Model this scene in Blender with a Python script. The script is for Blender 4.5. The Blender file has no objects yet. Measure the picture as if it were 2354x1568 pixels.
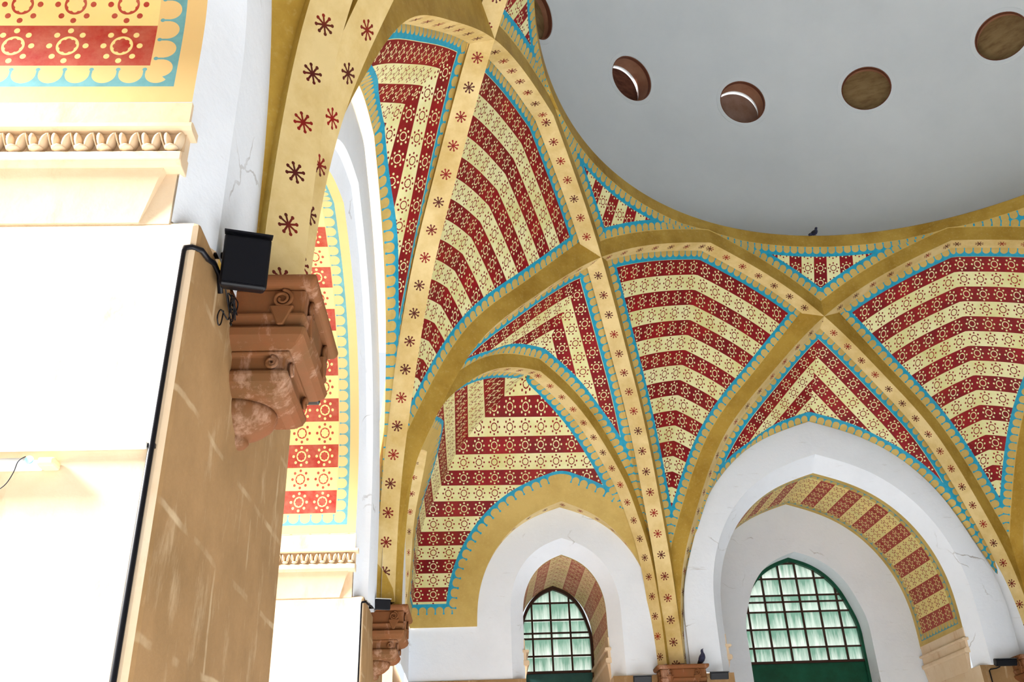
import bpy, bmesh, math, random
import numpy as np
from mathutils import Vector, Matrix
random.seed(7)
sc = bpy.context.scene
COL = sc.collection
PI = math.pi

# ------------------------------------------------------------------ scale and frame
# The plan is worked out in half-hall units; one unit is 7 m and the vault springs 4.12 m above the floor.
S, ZS = 7.0, 4.12
def Wd(p): return np.asarray(p, float) * S + np.array([0, 0, ZS])

# ------------------------------------------------------------------ camera
cam = bpy.data.cameras.new('camera'); cam_ob = bpy.data.objects.new('camera', cam); COL.objects.link(cam_ob)
sc.camera = cam_ob
F_PX, YAW, PITCH, ROLL = 2151.03, 0.0500, 0.5020, -0.0382
cam.sensor_fit = 'HORIZONTAL'; cam.sensor_width = 36.0; cam.lens = F_PX / 2354 * 36.0
cam.clip_start = 0.01; cam.clip_end = 500
def cam_axes():
    cy, sy, cp, sp = math.cos(YAW), math.sin(YAW), math.cos(PITCH), math.sin(PITCH)
    f = Vector((sy*cp, cy*cp, sp)); r = Vector((cy, -sy, 0)); u = r.cross(f)
    cr, sr = math.cos(ROLL), math.sin(ROLL)
    return cr*r + sr*u, -sr*r + cr*u, f
r_, u_, f_ = cam_axes()
m = Matrix((r_, u_, -f_)).transposed().to_4x4()
m.translation = Vector(Wd((-0.8725, -1.0756, -0.3604)))
cam_ob.matrix_world = m

# ------------------------------------------------------------------ light
world = bpy.data.worlds.new('World'); sc.world = world; world.use_nodes = True
wn = world.node_tree.nodes; wl = world.node_tree.links
bg = wn['Background']; bg.inputs['Color'].default_value = (0.88, 0.95, 1.0, 1); bg.inputs['Strength'].default_value = 0.6
sun = bpy.data.lights.new('sun', 'SUN'); sun_ob = bpy.data.objects.new('sun', sun); COL.objects.link(sun_ob)
sun.energy = 26.0; sun.angle = math.radians(22); sun.color = (1.0, 0.985, 0.97)
sun_ob.rotation_euler = Vector((0.80, 0.14, -0.54)).to_track_quat('-Z', 'Y').to_euler()
sc.view_settings.view_transform = 'Standard'; sc.view_settings.look = 'None'
sc.view_settings.gamma = 1.0; sc.view_settings.use_curve_mapping = False
sc.view_settings.exposure = 0.72

# ------------------------------------------------------------------ node helpers
class NT:
    def __init__(self, mat):
        self.t = mat.node_tree; self.n = self.t.nodes; self.l = self.t.links
    def new(self, kind, **kw):
        nd = self.n.new(kind)
        for k, v in kw.items(): setattr(nd, k, v)
        return nd
    def put(self, sock, v):
        if isinstance(v, V): self.l.new(v.s, sock)
        elif hasattr(v, 'is_output'): self.l.new(v, sock)
        else: sock.default_value = v
    def math(self, op, *a):
        nd = self.new('ShaderNodeMath', operation=op)
        for i, v in enumerate(a): self.put(nd.inputs[i], v)
        return V(self, nd.outputs[0])
    def uv(self, name):
        nd = self.new('ShaderNodeUVMap', uv_map=name); sp = self.new('ShaderNodeSeparateXYZ')
        self.l.new(nd.outputs[0], sp.inputs[0]); return V(self, sp.outputs[0]), V(self, sp.outputs[1])
    def mix(self, f, a, b):
        nd = self.new('ShaderNodeMix', data_type='RGBA')
        self.put(nd.inputs[0], f)
        for i, v in ((6, a), (7, b)):
            if isinstance(v, tuple): nd.inputs[i].default_value = (*v, 1) if len(v) == 3 else v
            else: self.put(nd.inputs[i], v)
        return nd.outputs[2]
    def noise(self, scale, detail=4, rough=.6, vec=None, stretch=None):
        nd = self.new('ShaderNodeTexNoise'); nd.inputs['Scale'].default_value = scale
        nd.inputs['Detail'].default_value = detail; nd.inputs['Roughness'].default_value = rough
        tc = self.new('ShaderNodeTexCoord'); src = tc.outputs['Object']
        if stretch:
            mp = self.new('ShaderNodeMapping'); mp.inputs['Scale'].default_value = stretch
            self.l.new(src, mp.inputs[0]); src = mp.outputs[0]
        self.l.new(src, nd.inputs['Vector'])
        return V(self, nd.outputs[0])
    def ramp(self, f, lo, hi):
        nd = self.new('ShaderNodeMapRange'); nd.clamp = True
        self.put(nd.inputs[0], f); nd.inputs[1].default_value = lo; nd.inputs[2].default_value = hi
        return V(self, nd.outputs[0])
    def bump(self, h, strength=.3, dist=.02):
        nd = self.new('ShaderNodeBump'); nd.inputs['Strength'].default_value = strength; nd.inputs['Distance'].default_value = dist
        self.put(nd.inputs['Height'], h); return nd.outputs[0]
class V:
    def __init__(self, nt, s): self.nt, self.s = nt, s
    def __add__(a, b): return a.nt.math('ADD', a, b)
    __radd__ = __add__
    def __sub__(a, b): return a.nt.math('SUBTRACT', a, b)
    def __rsub__(a, b): return a.nt.math('SUBTRACT', b, a)
    def __mul__(a, b): return a.nt.math('MULTIPLY', a, b)
    __rmul__ = __mul__
    def __truediv__(a, b): return a.nt.math('DIVIDE', a, b)
    def __lt__(a, b): return a.nt.math('LESS_THAN', a, b)
    def __gt__(a, b): return a.nt.math('GREATER_THAN', a, b)
    def abs(a): return a.nt.math('ABSOLUTE', a)
    def frac(a): return a.nt.math('FRACT', a)
    def floor(a): return a.nt.math('FLOOR', a)
    def sqrt(a): return a.nt.math('SQRT', a)
    def cos(a): return a.nt.math('COSINE', a)
    def sin(a): return a.nt.math('SINE', a)
    def mn(a, b): return a.nt.math('MINIMUM', a, b)
    def mx(a, b): return a.nt.math('MAXIMUM', a, b)
    def inv(a): return a.nt.math('SUBTRACT', 1.0, a)
def hyp(x, y): return (x*x + y*y).sqrt()
def new_mat(name, rough=.8):
    mt = bpy.data.materials.new(name); mt.use_nodes = True
    b = mt.node_tree.nodes['Principled BSDF']; b.inputs['Roughness'].default_value = rough
    b.inputs['Specular IOR Level'].default_value = .25
    return mt, NT(mt), b
def srgb(r, g, b):
    f = lambda c: (c/255/12.92) if c/255 <= .04045 else ((c/255+.055)/1.055)**2.4
    return (f(r), f(g), f(b))
def wear(nt, col, amt=.25, scale=3.0, stain=srgb(120, 95, 40)):
    n1 = nt.ramp(nt.noise(scale, 6, .7), .45, .8)
    return nt.mix(n1*amt, col, stain)

OCHRE = srgb(222, 198, 142); OCHRE_D = srgb(190, 158, 88); MAROON = srgb(116, 8, 18); CREAM = srgb(232, 228, 176)
CYAN = srgb(18, 142, 172); LOBE = srgb(206, 182, 112)

def ochre_nodes(nt, a=OCHRE, b=OCHRE_D):
    n = nt.noise(1.6, 6, .65); fine = nt.noise(26, 3, .6)
    c = nt.mix(nt.ramp(n, .4, .72), a, b)
    return nt.mix(nt.ramp(fine, .55, .8)*.25, c, srgb(225, 205, 140)), fine
def rosette(nt, u, v, aspect):
    x = (u.frac()-.5)*aspect; y = v.frac()-.5
    r = hyp(x, y); th = nt.math('ARCTAN2', y, x)
    ph = ((th*(4/PI)+.5).frac()-.5)*(PI/4)
    ring = (r < .235)*(r > (ph*4).cos()*.028+.158)
    dot = hyp(r*ph.cos()-.375, r*ph.sin()) < .062
    par = ((v*.5).frac() < .5)            # 1 = red course
    return ring.mx(dot), par
def border(nt, d, s, m, w, p, flip):
    """scalloped border: 1 where blue, given distance d from the edge and length s along it"""
    y = (d-m)/w
    if flip: y = y*-1.0+1.0
    y = y*w                              # from the lobe side
    x = ((s/p).frac()-.5).abs()*p        # 0 at a lobe's centre, p/2 between two lobes
    lobe = hyp(x, (y-w*.40)) < p*.45
    stem = (x > p*.5-w*.045)*(y > w*.14)
    ball = hyp(x-p*.5, y-w*.16) < w*.085
    base = y > w*.45
    blue = stem.mx(ball).mx(base*lobe.inv()*(y > w*.42)).mx(y > w*.86)
    inside = (d > m)*(d < m+w)
    return blue*inside, (d < m+w)
def painted(name, m=0.0, w=.026, p=.0192, flip=False, edges=('e1', 'e2', 'e3'), aspect=1.12, fade=0.0, cyan=CYAN, red=MAROON, cream=CREAM, plain=None, star_margin=False):
    mt, nt, b = new_mat(name, .62)
    u, v = nt.uv('pat')
    ros, par = rosette(nt, u, v, aspect)
    d, s = nt.uv(edges[0])
    for e in edges[1:]:
        d2, s2 = nt.uv(e); less = d2 < d
        s = s2*less + s*less.inv(); d = d.mn(d2)
    blue, inb = border(nt, d, s, m, w, p, flip)
    n1 = nt.noise(2.2, 5, .65); n2 = nt.noise(14, 4, .6)
    redc = nt.mix(nt.ramp(n1, .38, .7), red, tuple(c*1.0 for c in srgb(150, 16, 24)))
    redc = nt.mix(nt.ramp(n2, .6, .9)*.35, redc, srgb(176, 96, 70))
    crc = nt.mix(nt.ramp(n1, .35, .7), cream, srgb(212, 206, 136))
    isred = par*ros.inv() + par.inv()*ros
    col = nt.mix(isred, crc, redc)
    if fade: col = nt.mix(nt.ramp(nt.noise(9, 6, .7), .3, .75)*fade, col, srgb(222, 182, 148))
    oc, fine = ochre_nodes(nt)
    oc, fine = ochre_nodes(nt, srgb(198, 168, 94), srgb(166, 134, 58))
    lob = nt.mix(.25, oc, LOBE) if plain is None else plain
    cy = nt.mix(nt.ramp(n2, .35, .75), cyan, tuple(min(1, q*1.25+.02) for q in cyan))
    bor = nt.mix(blue, lob, cy)
    out = nt.mix(inb, col, bor)
    out = wear(nt, out, .12, 1.3)
    nt.put(b.inputs['Base Color'], out)
    nt.put(b.inputs['Normal'], nt.bump(n2, .06, .02))
    return mt
def star_mat(name, pitch=.0486, width=.0375, rad=.0094):
    mt, nt, b = new_mat(name, .6)
    oc, fine = ochre_nodes(nt)
    u, v = nt.uv('pat')
    x = (u.frac()-.5)*pitch; y = (v-.5)*width
    r = hyp(x, y)/rad; th = nt.math('ARCTAN2', y, x)
    ph = ((th*(4/PI)).frac()-.5)*(PI/4)
    arm = ((r*ph.sin()).abs() < .10)*(r < .92)
    knob = hyp(r*ph.cos()-.86, r*ph.sin()) < .17
    st = arm.mx(knob)
    red = nt.mix(nt.ramp(nt.noise(2.0, 2), .45, .6), srgb(78, 18, 14), srgb(140, 22, 14))
    c = nt.mix(st, oc, red)
    nt.put(b.inputs['Base Color'], wear(nt, c, .15, 1.2)); nt.put(b.inputs['Normal'], nt.bump(fine, .06, .02))
    return mt
def simple(name, col, rough=.7, col2=None, scale=2.5, lo=.4, hi=.7, bump=.1, metal=0, stretch=None):
    mt, nt, b = new_mat(name, rough); b.inputs['Metallic'].default_value = metal
    if col2 is None: b.inputs['Base Color'].default_value = (*col, 1)
    else:
        n = nt.noise(scale, 6, .65, stretch=stretch)
        nt.put(b.inputs['Base Color'], nt.mix(nt.ramp(n, lo, hi), col, col2))
    if bump: nt.put(b.inputs['Normal'], nt.bump(nt.noise(scale*12, 4), bump, .02))
    return mt
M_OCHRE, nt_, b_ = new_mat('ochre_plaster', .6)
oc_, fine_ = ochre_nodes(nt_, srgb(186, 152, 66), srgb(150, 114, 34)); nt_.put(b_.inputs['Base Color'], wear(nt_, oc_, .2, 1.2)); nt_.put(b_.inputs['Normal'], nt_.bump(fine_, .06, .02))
M_STAR = star_mat('ochre_with_stars')
M_STAR_S = star_mat('ochre_with_small_stars', .0445, .0310, .0082)
M_STAR_T = star_mat('ochre_with_tiny_stars', .045, .03, .007)
M_WEB = painted('painted_courses')
M_LOW = painted('painted_corner_courses', m=.046)
M_INTR = painted('painted_reveal', m=.0135, w=.018, p=.0172, flip=True, red=srgb(168, 40, 26), cream=srgb(236, 214, 140), plain=srgb(216, 186, 128), fade=.25, cyan=srgb(92, 150, 158))
M_INTRB = painted('painted_arch_soffit', m=.016, w=.016, p=.0172, flip=True, red=srgb(140, 18, 22), cream=srgb(230, 206, 130), fade=.2, cyan=srgb(80, 140, 150))
M_INTRS_LIT = painted('painted_small_soffit_lit', m=.006, w=.001, p=.0172, flip=True, red=srgb(178, 84, 70), cream=srgb(236, 214, 168), fade=.6)  # faded paint, made paler still to stand in for window light
def white_mat():
    mt, nt, b = new_mat('white_limewash', .8)
    n = nt.noise(.9, 7, .7); n2 = nt.noise(3.0, 8, .75, stretch=(.6, .6, 5)); c = nt.mix(nt.ramp(n, .45, .8)*.5, srgb(232, 238, 246), srgb(212, 219, 228))
    c = nt.mix(nt.ramp(n2, .62, .74)*.4, c, srgb(150, 138, 124))
    vo = nt.new('ShaderNodeTexVoronoi', feature='DISTANCE_TO_EDGE'); vo.inputs['Scale'].default_value = 1.1
    tc = nt.new('ShaderNodeTexCoord'); ds = nt.new('ShaderNodeTexNoise'); ds.inputs['Scale'].default_value = 2.2; ds.inputs['Detail'].default_value = 6
    ad = nt.new('ShaderNodeMix', data_type='VECTOR'); ad.inputs[0].default_value = .3
    nt.l.new(tc.outputs['Object'], ds.inputs['Vector']); nt.l.new(tc.outputs['Object'], ad.inputs[4]); nt.l.new(ds.outputs['Color'], ad.inputs[5]); nt.l.new(ad.outputs[1], vo.inputs['Vector'])
    crack = (V(nt, vo.outputs['Distance']) < .006)*nt.ramp(nt.noise(1.3, 3), .54, .66)*.55
    c = nt.mix(crack, c, srgb(112, 100, 88))
    nt.put(b.inputs['Base Color'], c); nt.put(b.inputs['Normal'], nt.bump(nt.noise(18, 5), .12, .03)); return mt
M_WHITE = white_mat()
M_DOME = simple('dome_limewash', srgb(232, 236, 238), .85, srgb(222, 227, 230), .5, .35, .75, .05)
def stone_mat(name, c1, c2, c3, joints=False):
    mt, nt, b = new_mat(name, .75)
    n = nt.noise(1.1, 7, .7); n2 = nt.noise(5, 7, .7, stretch=(1, 1, .35)); n3 = nt.noise(.8, 3)
    c = nt.mix(nt.ramp(n, .35, .7), c1, c2); c = nt.mix(nt.ramp(n2, .56, .72)*.6, c, c3)
    if joints:
        tc = nt.new('ShaderNodeTexCoord'); mp = nt.new('ShaderNodeMapping'); mp.inputs['Rotation'].default_value = (PI/2, 0, PI/2)
        ds = nt.new('ShaderNodeTexNoise'); ds.inputs['Scale'].default_value = 1.6; ds.inputs['Detail'].default_value = 5
        ad = nt.new('ShaderNodeMix', data_type='VECTOR'); ad.inputs[0].default_value = .10
        nt.l.new(tc.outputs['Object'], ds.inputs['Vector']); nt.l.new(tc.outputs['Object'], ad.inputs[4]); nt.l.new(ds.outputs['Color'], ad.inputs[5])
        sp = nt.new('ShaderNodeSeparateXYZ'); nt.l.new(ad.outputs[1], sp.inputs[0])
        cb = nt.new('ShaderNodeCombineXYZ'); nt.put(cb.inputs[0], V(nt, sp.outputs[0])+V(nt, sp.outputs[1])); nt.l.new(sp.outputs[2], cb.inputs[1])
        br = nt.new('ShaderNodeTexBrick'); br.inputs['Scale'].default_value = 1.0; br.inputs['Brick Width'].default_value = .95; br.inputs['Row Height'].default_value = .42
        br.inputs['Mortar Size'].default_value = .018; br.inputs['Mortar Smooth'].default_value = .6
        br.inputs['Color1'].default_value = (0, 0, 0, 1); br.inputs['Color2'].default_value = (0, 0, 0, 1); br.inputs['Mortar'].default_value = (1, 1, 1, 1)
        nt.l.new(cb.outputs[0], br.inputs['Vector'])
        c = nt.mix(V(nt, br.outputs['Fac'])*nt.ramp(nt.noise(2.5, 4), .46, .66)*.55, c, srgb(214, 192, 156))
    nt.put(b.inputs['Base Color'], c); nt.put(b.inputs['Normal'], nt.bump(nt.noise(30, 6), .10, .015)); return mt
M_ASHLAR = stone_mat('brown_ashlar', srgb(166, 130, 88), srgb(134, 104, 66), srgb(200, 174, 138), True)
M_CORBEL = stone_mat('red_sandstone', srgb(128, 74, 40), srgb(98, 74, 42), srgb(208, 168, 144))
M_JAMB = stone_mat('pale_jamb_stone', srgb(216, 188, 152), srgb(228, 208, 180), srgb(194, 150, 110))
M_BLACK = simple('black_enamel', srgb(10, 10, 16), .35, None, bump=0)
M_LAMPGLASS = simple('lamp_glass', srgb(6, 7, 14), .3, None, bump=0)
M_GALV = simple('bright_rim', srgb(190, 190, 185), .4, None, bump=0, metal=.4)
M_BROWNPAINT = simple('dark_brown_paint', srgb(58, 34, 24), .55, None, bump=.03)
M_GREEN = simple('green_paint', srgb(16, 66, 44), .45, srgb(20, 84, 62), 3, bump=.03)
M_TEAL = simple('teal_panel', srgb(44, 84, 80), .5, srgb(56, 98, 92), 3, bump=.03)
M_PLASTIC = simple('white_plastic', srgb(236, 236, 230), .4, None, bump=0)
M_ENDCAP = simple('cream_end_cap', srgb(232, 216, 168), .4, None, bump=0)
M_BLUEDOT = simple('pale_blue_sticker', srgb(150, 205, 225), .5, None, bump=0)
M_REVEAL = simple('oculus_reveal', srgb(190, 140, 110), .8, srgb(160, 104, 78), 1.5)
M_SCREEN = simple('oculus_screen', srgb(150, 124, 84), .85, srgb(120, 92, 60), 3, stretch=(1, 1, 3))
M_PINK = simple('oculus_infill', srgb(176, 146, 132), .8, srgb(150, 116, 96), 2)
M_LATTICE = simple('oculus_lattice', srgb(128, 84, 66), .8, srgb(84, 48, 40), 5, stretch=(1, 1, 4))
M_BLOCKER = simple('blocker_grey', srgb(150, 153, 158), .85, srgb(132, 135, 140), 1.2)  # neutral grey of the added light-shaping walls
M_FLOOR = simple('pale_floor_stone', srgb(226, 229, 232), .6, srgb(212, 215, 218), 1.2)
M_GROUND = simple('sunlit_paving', srgb(150, 148, 142), .9, srgb(134, 132, 126), .6)
M_BIRD = simple('pigeon_grey', srgb(38, 40, 66), .6, srgb(66, 68, 92), 12, bump=0)
M_BIRDD = simple('pigeon_dark', srgb(20, 18, 30), .6, None, bump=0)
M_RUST = simple('rusty_rim', srgb(120, 70, 50), .7, None, bump=0)
def pane_mat():
    mt, nt, b = new_mat('frosted_pane', .3)
    n = nt.noise(2.4, 5, .65, stretch=(5, 5, .5)); n2 = nt.noise(.9, 3)
    tc = nt.new('ShaderNodeTexCoord'); sp = nt.new('ShaderNodeSeparateXYZ'); nt.l.new(tc.outputs['Object'], sp.inputs[0])
    row = (V(nt, sp.outputs[2])*(1/.3185)+.25).frac()                       # each pane row grows paler towards its lower edge
    k = nt.ramp(n+(row*-1.0+1.0)*.34, .52, .86)
    c = nt.mix(k, srgb(120, 160, 142), srgb(238, 248, 240))
    c = nt.mix(nt.ramp(n2, .4, .65)*.4, c, srgb(140, 190, 170))
    tr = nt.new('ShaderNodeBsdfTranslucent'); gl = nt.new('ShaderNodeBsdfGlossy'); gl.inputs['Roughness'].default_value = .25
    c = nt.mix(.22, c, srgb(40, 70, 58)); nt.put(tr.inputs['Color'], c)
    mx = nt.new('ShaderNodeMixShader'); mx.inputs[0].default_value = .06
    nt.l.new(tr.outputs[0], mx.inputs[1]); nt.l.new(gl.outputs[0], mx.inputs[2])
    nt.l.new(mx.outputs[0], nt.n['Material Output'].inputs['Surface']); return mt
M_PANE = pane_mat()

# ------------------------------------------------------------------ object helpers
def link(name, me, mat=None, parent=None):
    o = bpy.data.objects.new(name, me); COL.objects.link(o)
    for mt in (mat if isinstance(mat, (list, tuple)) else [mat]):
        if mt is not None: me.materials.append(mt)
    if parent is not None: o.parent = parent
    return o
def tag(o, label=None, cat=None, group=None, kind=None):
    for k, v in (('label', label), ('category', cat), ('group', group), ('kind', kind)):
        if v: o[k] = v
    return o
def empty(name, loc, label, cat, group=None, kind=None):
    o = bpy.data.objects.new(name, None); COL.objects.link(o); o.location = loc; o.empty_display_size = .1
    return tag(o, label, cat, group, kind)
def mesh_from(verts, faces, uvs=None, smooth=True, mats=None):
    me = bpy.data.meshes.new('m'); me.from_pydata([tuple(v) for v in verts], [], [tuple(int(i) for i in f) for f in faces]); me.update()
    idx = np.empty(len(me.loops), dtype=np.int64); me.loops.foreach_get('vertex_index', idx)
    for nm, a in (uvs or {}).items():
        lay = me.uv_layers.new(name=nm); lay.data.foreach_set('uv', np.ascontiguousarray(np.asarray(a, np.float32)[idx]).ravel())
    if smooth: me.polygons.foreach_set('use_smooth', [True]*len(me.polygons))
    if mats is not None: me.polygons.foreach_set('material_index', mats)
    return me
def grid_faces(n, m, off=0):
    f = []
    for i in range(n-1):
        for j in range(m-1):
            a = off+i*m+j; f.append((a, a+1, a+m+1, a+m))
    return f
def grid_obj(name, P, mat, uvs=None, parent=None, smooth=True, raw=False):
    P = np.asarray(P, float); n, m = P.shape[:2]
    V_ = P.reshape(-1, 3) if raw else Wd(P.reshape(-1, 3))
    u = {k: np.asarray(a).reshape(-1, 2) for k, a in (uvs or {}).items()}
    return link(name, mesh_from(V_, grid_faces(n, m), u, smooth), mat, parent)
class Soup:
    """collects polygons (unit coordinates) for one object"""
    def __init__(s): s.v, s.f, s.m = [], [], []
    def grid(s, P, mi=0):
        P = np.asarray(P, float); n, m = P.shape[:2]; off = len(s.v)
        s.v += list(P.reshape(-1, 3)); fs = grid_faces(n, m, off); s.f += fs; s.m += [mi]*len(fs)
    def poly(s, pts, mi=0):
        off = len(s.v); s.v += [np.array(p, float) for p in pts]; s.f.append(tuple(range(off, off+len(pts)))); s.m.append(mi)
    def box(s, lo, hi, mi=0):
        x0, y0, z0 = lo; x1, y1, z1 = hi
        c = [(x0,y0,z0),(x1,y0,z0),(x1,y1,z0),(x0,y1,z0),(x0,y0,z1),(x1,y0,z1),(x1,y1,z1),(x0,y1,z1)]
        for q in ((0,3,2,1),(4,5,6,7),(0,1,5,4),(1,2,6,5),(2,3,7,6),(3,0,4,7)): s.poly([c[i] for i in q], mi)
    def build(s, name, mats, parent=None, smooth=False, origin=None):
        v = Wd(np.array(s.v))
        if origin is not None: v = v - np.array(origin)
        me = mesh_from(v, s.f, None, smooth, s.m)
        bm = bmesh.new(); bm.from_mesh(me); bmesh.ops.remove_doubles(bm, verts=bm.verts, dist=1e-4); bmesh.ops.recalc_face_normals(bm, faces=bm.faces); bm.to_mesh(me); bm.free()
        o = link(name, me, mats, parent)
        return o
def bevel(o, w=.01, seg=2):
    md = o.modifiers.new('bevel', 'BEVEL'); md.width = w; md.segments = seg; md.limit_method = 'ANGLE'; md.angle_limit = math.radians(40)
    return o
def tube_mesh(path, rad, sides=10, origin=(0, 0, 0)):
    """tube along world points"""
    path = [Vector(p) for p in path]; vs, fs = [], []
    up = Vector((0, 0, 1)); prev = None
    for i, p in enumerate(path):
        t = (path[min(i+1, len(path)-1)] - path[max(i-1, 0)]).normalized()
        if prev is None:
            a = t.orthogonal().normalized()
        else:
            a = (prev - t*prev.dot(t)).normalized()
        prev = a; b = t.cross(a)
        rr = rad[i] if isinstance(rad, (list, tuple)) else rad
        for k in range(sides):
            th = 2*PI*k/sides; vs.append(p + (a*math.cos(th)+b*math.sin(th))*rr - Vector(origin))
    for i in range(len(path)-1):
        for k in range(sides):
            k2 = (k+1) % sides; fs.append((i*sides+k, i*sides+k2, (i+1)*sides+k2, (i+1)*sides+k))
    fs.append(tuple(range(sides))[::-1]); fs.append(tuple((len(path)-1)*sides+k for k in range(sides)))
    me = mesh_from(vs, fs, None, True); return me
def smooth_path(pts, n=6):
    pts = [Vector(p) for p in pts]; out = []
    P = [pts[0]] + pts + [pts[-1]]
    for i in range(1, len(P)-2):
        for k in range(n):
            t = k/n; a, b, c, d = P[i-1], P[i], P[i+1], P[i+2]
            out.append(.5*((2*b)+(-a+c)*t+(2*a-5*b+4*c-d)*t*t+(-a+3*b-3*c+d)*t**3))
    out.append(pts[-1]); return out

# ------------------------------------------------------------------ curves of the vault
def natspline(x, y):
    x = np.array(x, float); y = np.array(y, float)
    n = len(x); h = np.diff(x); A = np.zeros((n, n)); b = np.zeros(n); A[0, 0] = A[-1, -1] = 1
    for i in range(1, n-1):
        A[i, i-1] = h[i-1]; A[i, i] = 2*(h[i-1]+h[i]); A[i, i+1] = h[i]; b[i] = 3*((y[i+1]-y[i])/h[i]-(y[i]-y[i-1])/h[i-1])
    c = np.linalg.solve(A, b); bb = np.diff(y)/h-h*(2*c[:-1]+c[1:])/3; d = np.diff(c)/(3*h)
    def f(q):
        q = np.asarray(q, float); k = np.clip(np.searchsorted(x, q)-1, 0, n-2); t = q-x[k]
        return y[k]+bb[k]*t+c[k]*t*t+d[k]*t**3
    return f
SX, YB, SL = .4091, 1.0775, .4428
PIER = {3: (-SX, YB), 4: (SX, YB), 2: (-1, SL), 1: (-1, -SL), 0: (-SX, -YB), 5: (1, SL), 6: (1, -SL), 7: (SX, -YB)}
PIER = {k: np.array(v, float) for k, v in PIER.items()}
_pf = natspline([0, .15, .3, .45, .6, .765, .9, 1.], [0, .1893, .3377, .5072, .6364, .7814, .8665, .9103])
def prof(u): return _pf(np.sqrt(np.clip(u, 0, 1)))
_cf = natspline(np.sqrt([0, .015, .04, .09, .15, .21, .33, .55, .775, 1]), [0, .14, .215, .285, .335, .380, .438, .512, .557, .581])
def cprof(u): return _cf(np.sqrt(np.clip(u, 0, 1)))
class Rib:
    def __init__(s, i, j, pf=prof, ws=.0375, hf=.036, sh=0.0):
        s.A, s.B, s.pf, s.ws, s.hf = PIER[i % 8], PIER[j % 8], pf, ws, hf
        d = s.B-s.A; s.len = np.hypot(*d); s.d = d/s.len
        n = np.array([s.d[1], -s.d[0]]); s.no = n if n@s.A > 0 else -n
        s.A = s.A+s.no*sh; s.B = s.B+s.no*sh
    def C(s, u):                                    # u in 0..2, the centre-side soffit edge
        u = np.asarray(u, float); t = u[..., None]/2
        xy = s.A+(s.B-s.A)*t; return np.concatenate([xy, s.pf(1-np.abs(1-u))[..., None]], -1)
    def N(s, u):                                    # outward normal in the rib's own plane
        e = 1e-3; u = np.clip(np.asarray(u, float), 2e-3, 2-2e-3)
        # one-sided at the apex so that the point keeps its kink
        a, b = u-e, u+e
        T = s.C(b)-s.C(a); h = (T[..., :2]@s.d); z = T[..., 2]
        L = np.hypot(h, z)+1e-9
        return np.concatenate([(-z/L)[..., None]*s.d, (h/L)[..., None]], -1)
    def D(s, u, h=None): return s.C(u)+s.N(u)*(s.hf if h is None else h)      # upper edge of the inner face
    def Bo(s, u, e=0.0): return s.C(u)+np.array([*s.no, 0])*s.ws+s.N(u)*e       # outer soffit edge
def ubase(n=140):
    t = np.linspace(0, 1, n); u = (1-np.cos(PI*t))       # dense at the springings
    return np.unique(np.concatenate([u, [1.0]]))
def arclen(P): return np.concatenate([[0], np.cumsum(np.linalg.norm(np.diff(P, axis=0), axis=1))])
def make_rib(r, name, label, mats, u0=0.0, u1=2.0, pitch=.0486, tall=.05, cat='arch', phase=.25, flange=0.0, mirror=True, vs=0.0):
    us = ubase(); us = us[(us >= u0) & (us <= u1)]
    C, B, D = r.C(us), r.Bo(us), r.D(us, r.hf+.022); E = r.Bo(us, tall)
    s = arclen(C); k = np.argmin(abs(us-1)); s = s-s[k]; s = (np.abs(s) if mirror else s)/pitch+phase
    n = len(us)
    G = E+np.array([*r.no, 0])*flange
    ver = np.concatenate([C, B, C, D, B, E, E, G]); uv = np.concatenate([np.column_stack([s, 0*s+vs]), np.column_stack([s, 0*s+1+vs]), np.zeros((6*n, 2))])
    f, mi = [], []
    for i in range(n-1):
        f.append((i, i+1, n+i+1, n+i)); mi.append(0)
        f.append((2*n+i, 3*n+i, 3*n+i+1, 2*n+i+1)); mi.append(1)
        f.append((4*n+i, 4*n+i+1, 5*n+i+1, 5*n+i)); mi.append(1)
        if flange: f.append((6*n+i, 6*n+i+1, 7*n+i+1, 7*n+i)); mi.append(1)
    me = mesh_from(Wd(ver), f, {'pat': uv}, True, mi)
    return tag(link(name, me, mats), label, cat, kind='structure')
def corner_rib(pa, pb, ra, rb, fa, fb, ws=.031, lap=0.0):
    """small arch across a corner: its feet stand beside the outer soffit edges of the big ribs ra and rb"""
    r = Rib(pa, pb, cprof, ws, .030)
    A = PIER[pa]+ra.no*(ra.ws-lap); B = PIER[pb]+rb.no*(rb.ws-lap); d = B-A
    r.A, r.B = A+d*fa, B+d*fb; d = r.B-r.A; r.len = np.hypot(*d); r.d = d/r.len
    n = np.array([r.d[1], -r.d[0]]); r.no = n if n@r.A > 0 else -n
    return r
def cross(r1, r2, off1=0.0, off2=0.0):
    """plan crossing of two rib lines moved outward by off1, off2 -> (u on r1, u on r2)"""
    a = r1.A+r1.no*off1; b = r2.A+r2.no*off2
    t = np.linalg.solve(np.column_stack([r1.d, -r2.d]), b-a)
    return 2*t[0]/r1.len, 2*t[1]/r2.len
def edge_uv(P, line):
    """distance to a polyline and length along it, for every grid vertex"""
    sh = P.shape[:-1]; Q = P.reshape(-1, 3); A = line[:-1]; Bv = line[1:]-line[:-1]
    L2 = (Bv**2).sum(1)+1e-12; s0 = arclen(line)[:-1]; L = np.sqrt(L2)
    d = np.full(len(Q), 1e9); s = np.zeros(len(Q))
    for i in range(len(A)):
        t = np.clip(((Q-A[i])@Bv[i])/L2[i], 0, 1); dd = np.linalg.norm(Q-A[i]-t[:, None]*Bv[i], axis=1)
        mk = dd < d; d[mk] = dd[mk]; s[mk] = s0[i]+t[mk]*L[i]
    return np.stack([d, s], -1).reshape(*sh, 2)
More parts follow.
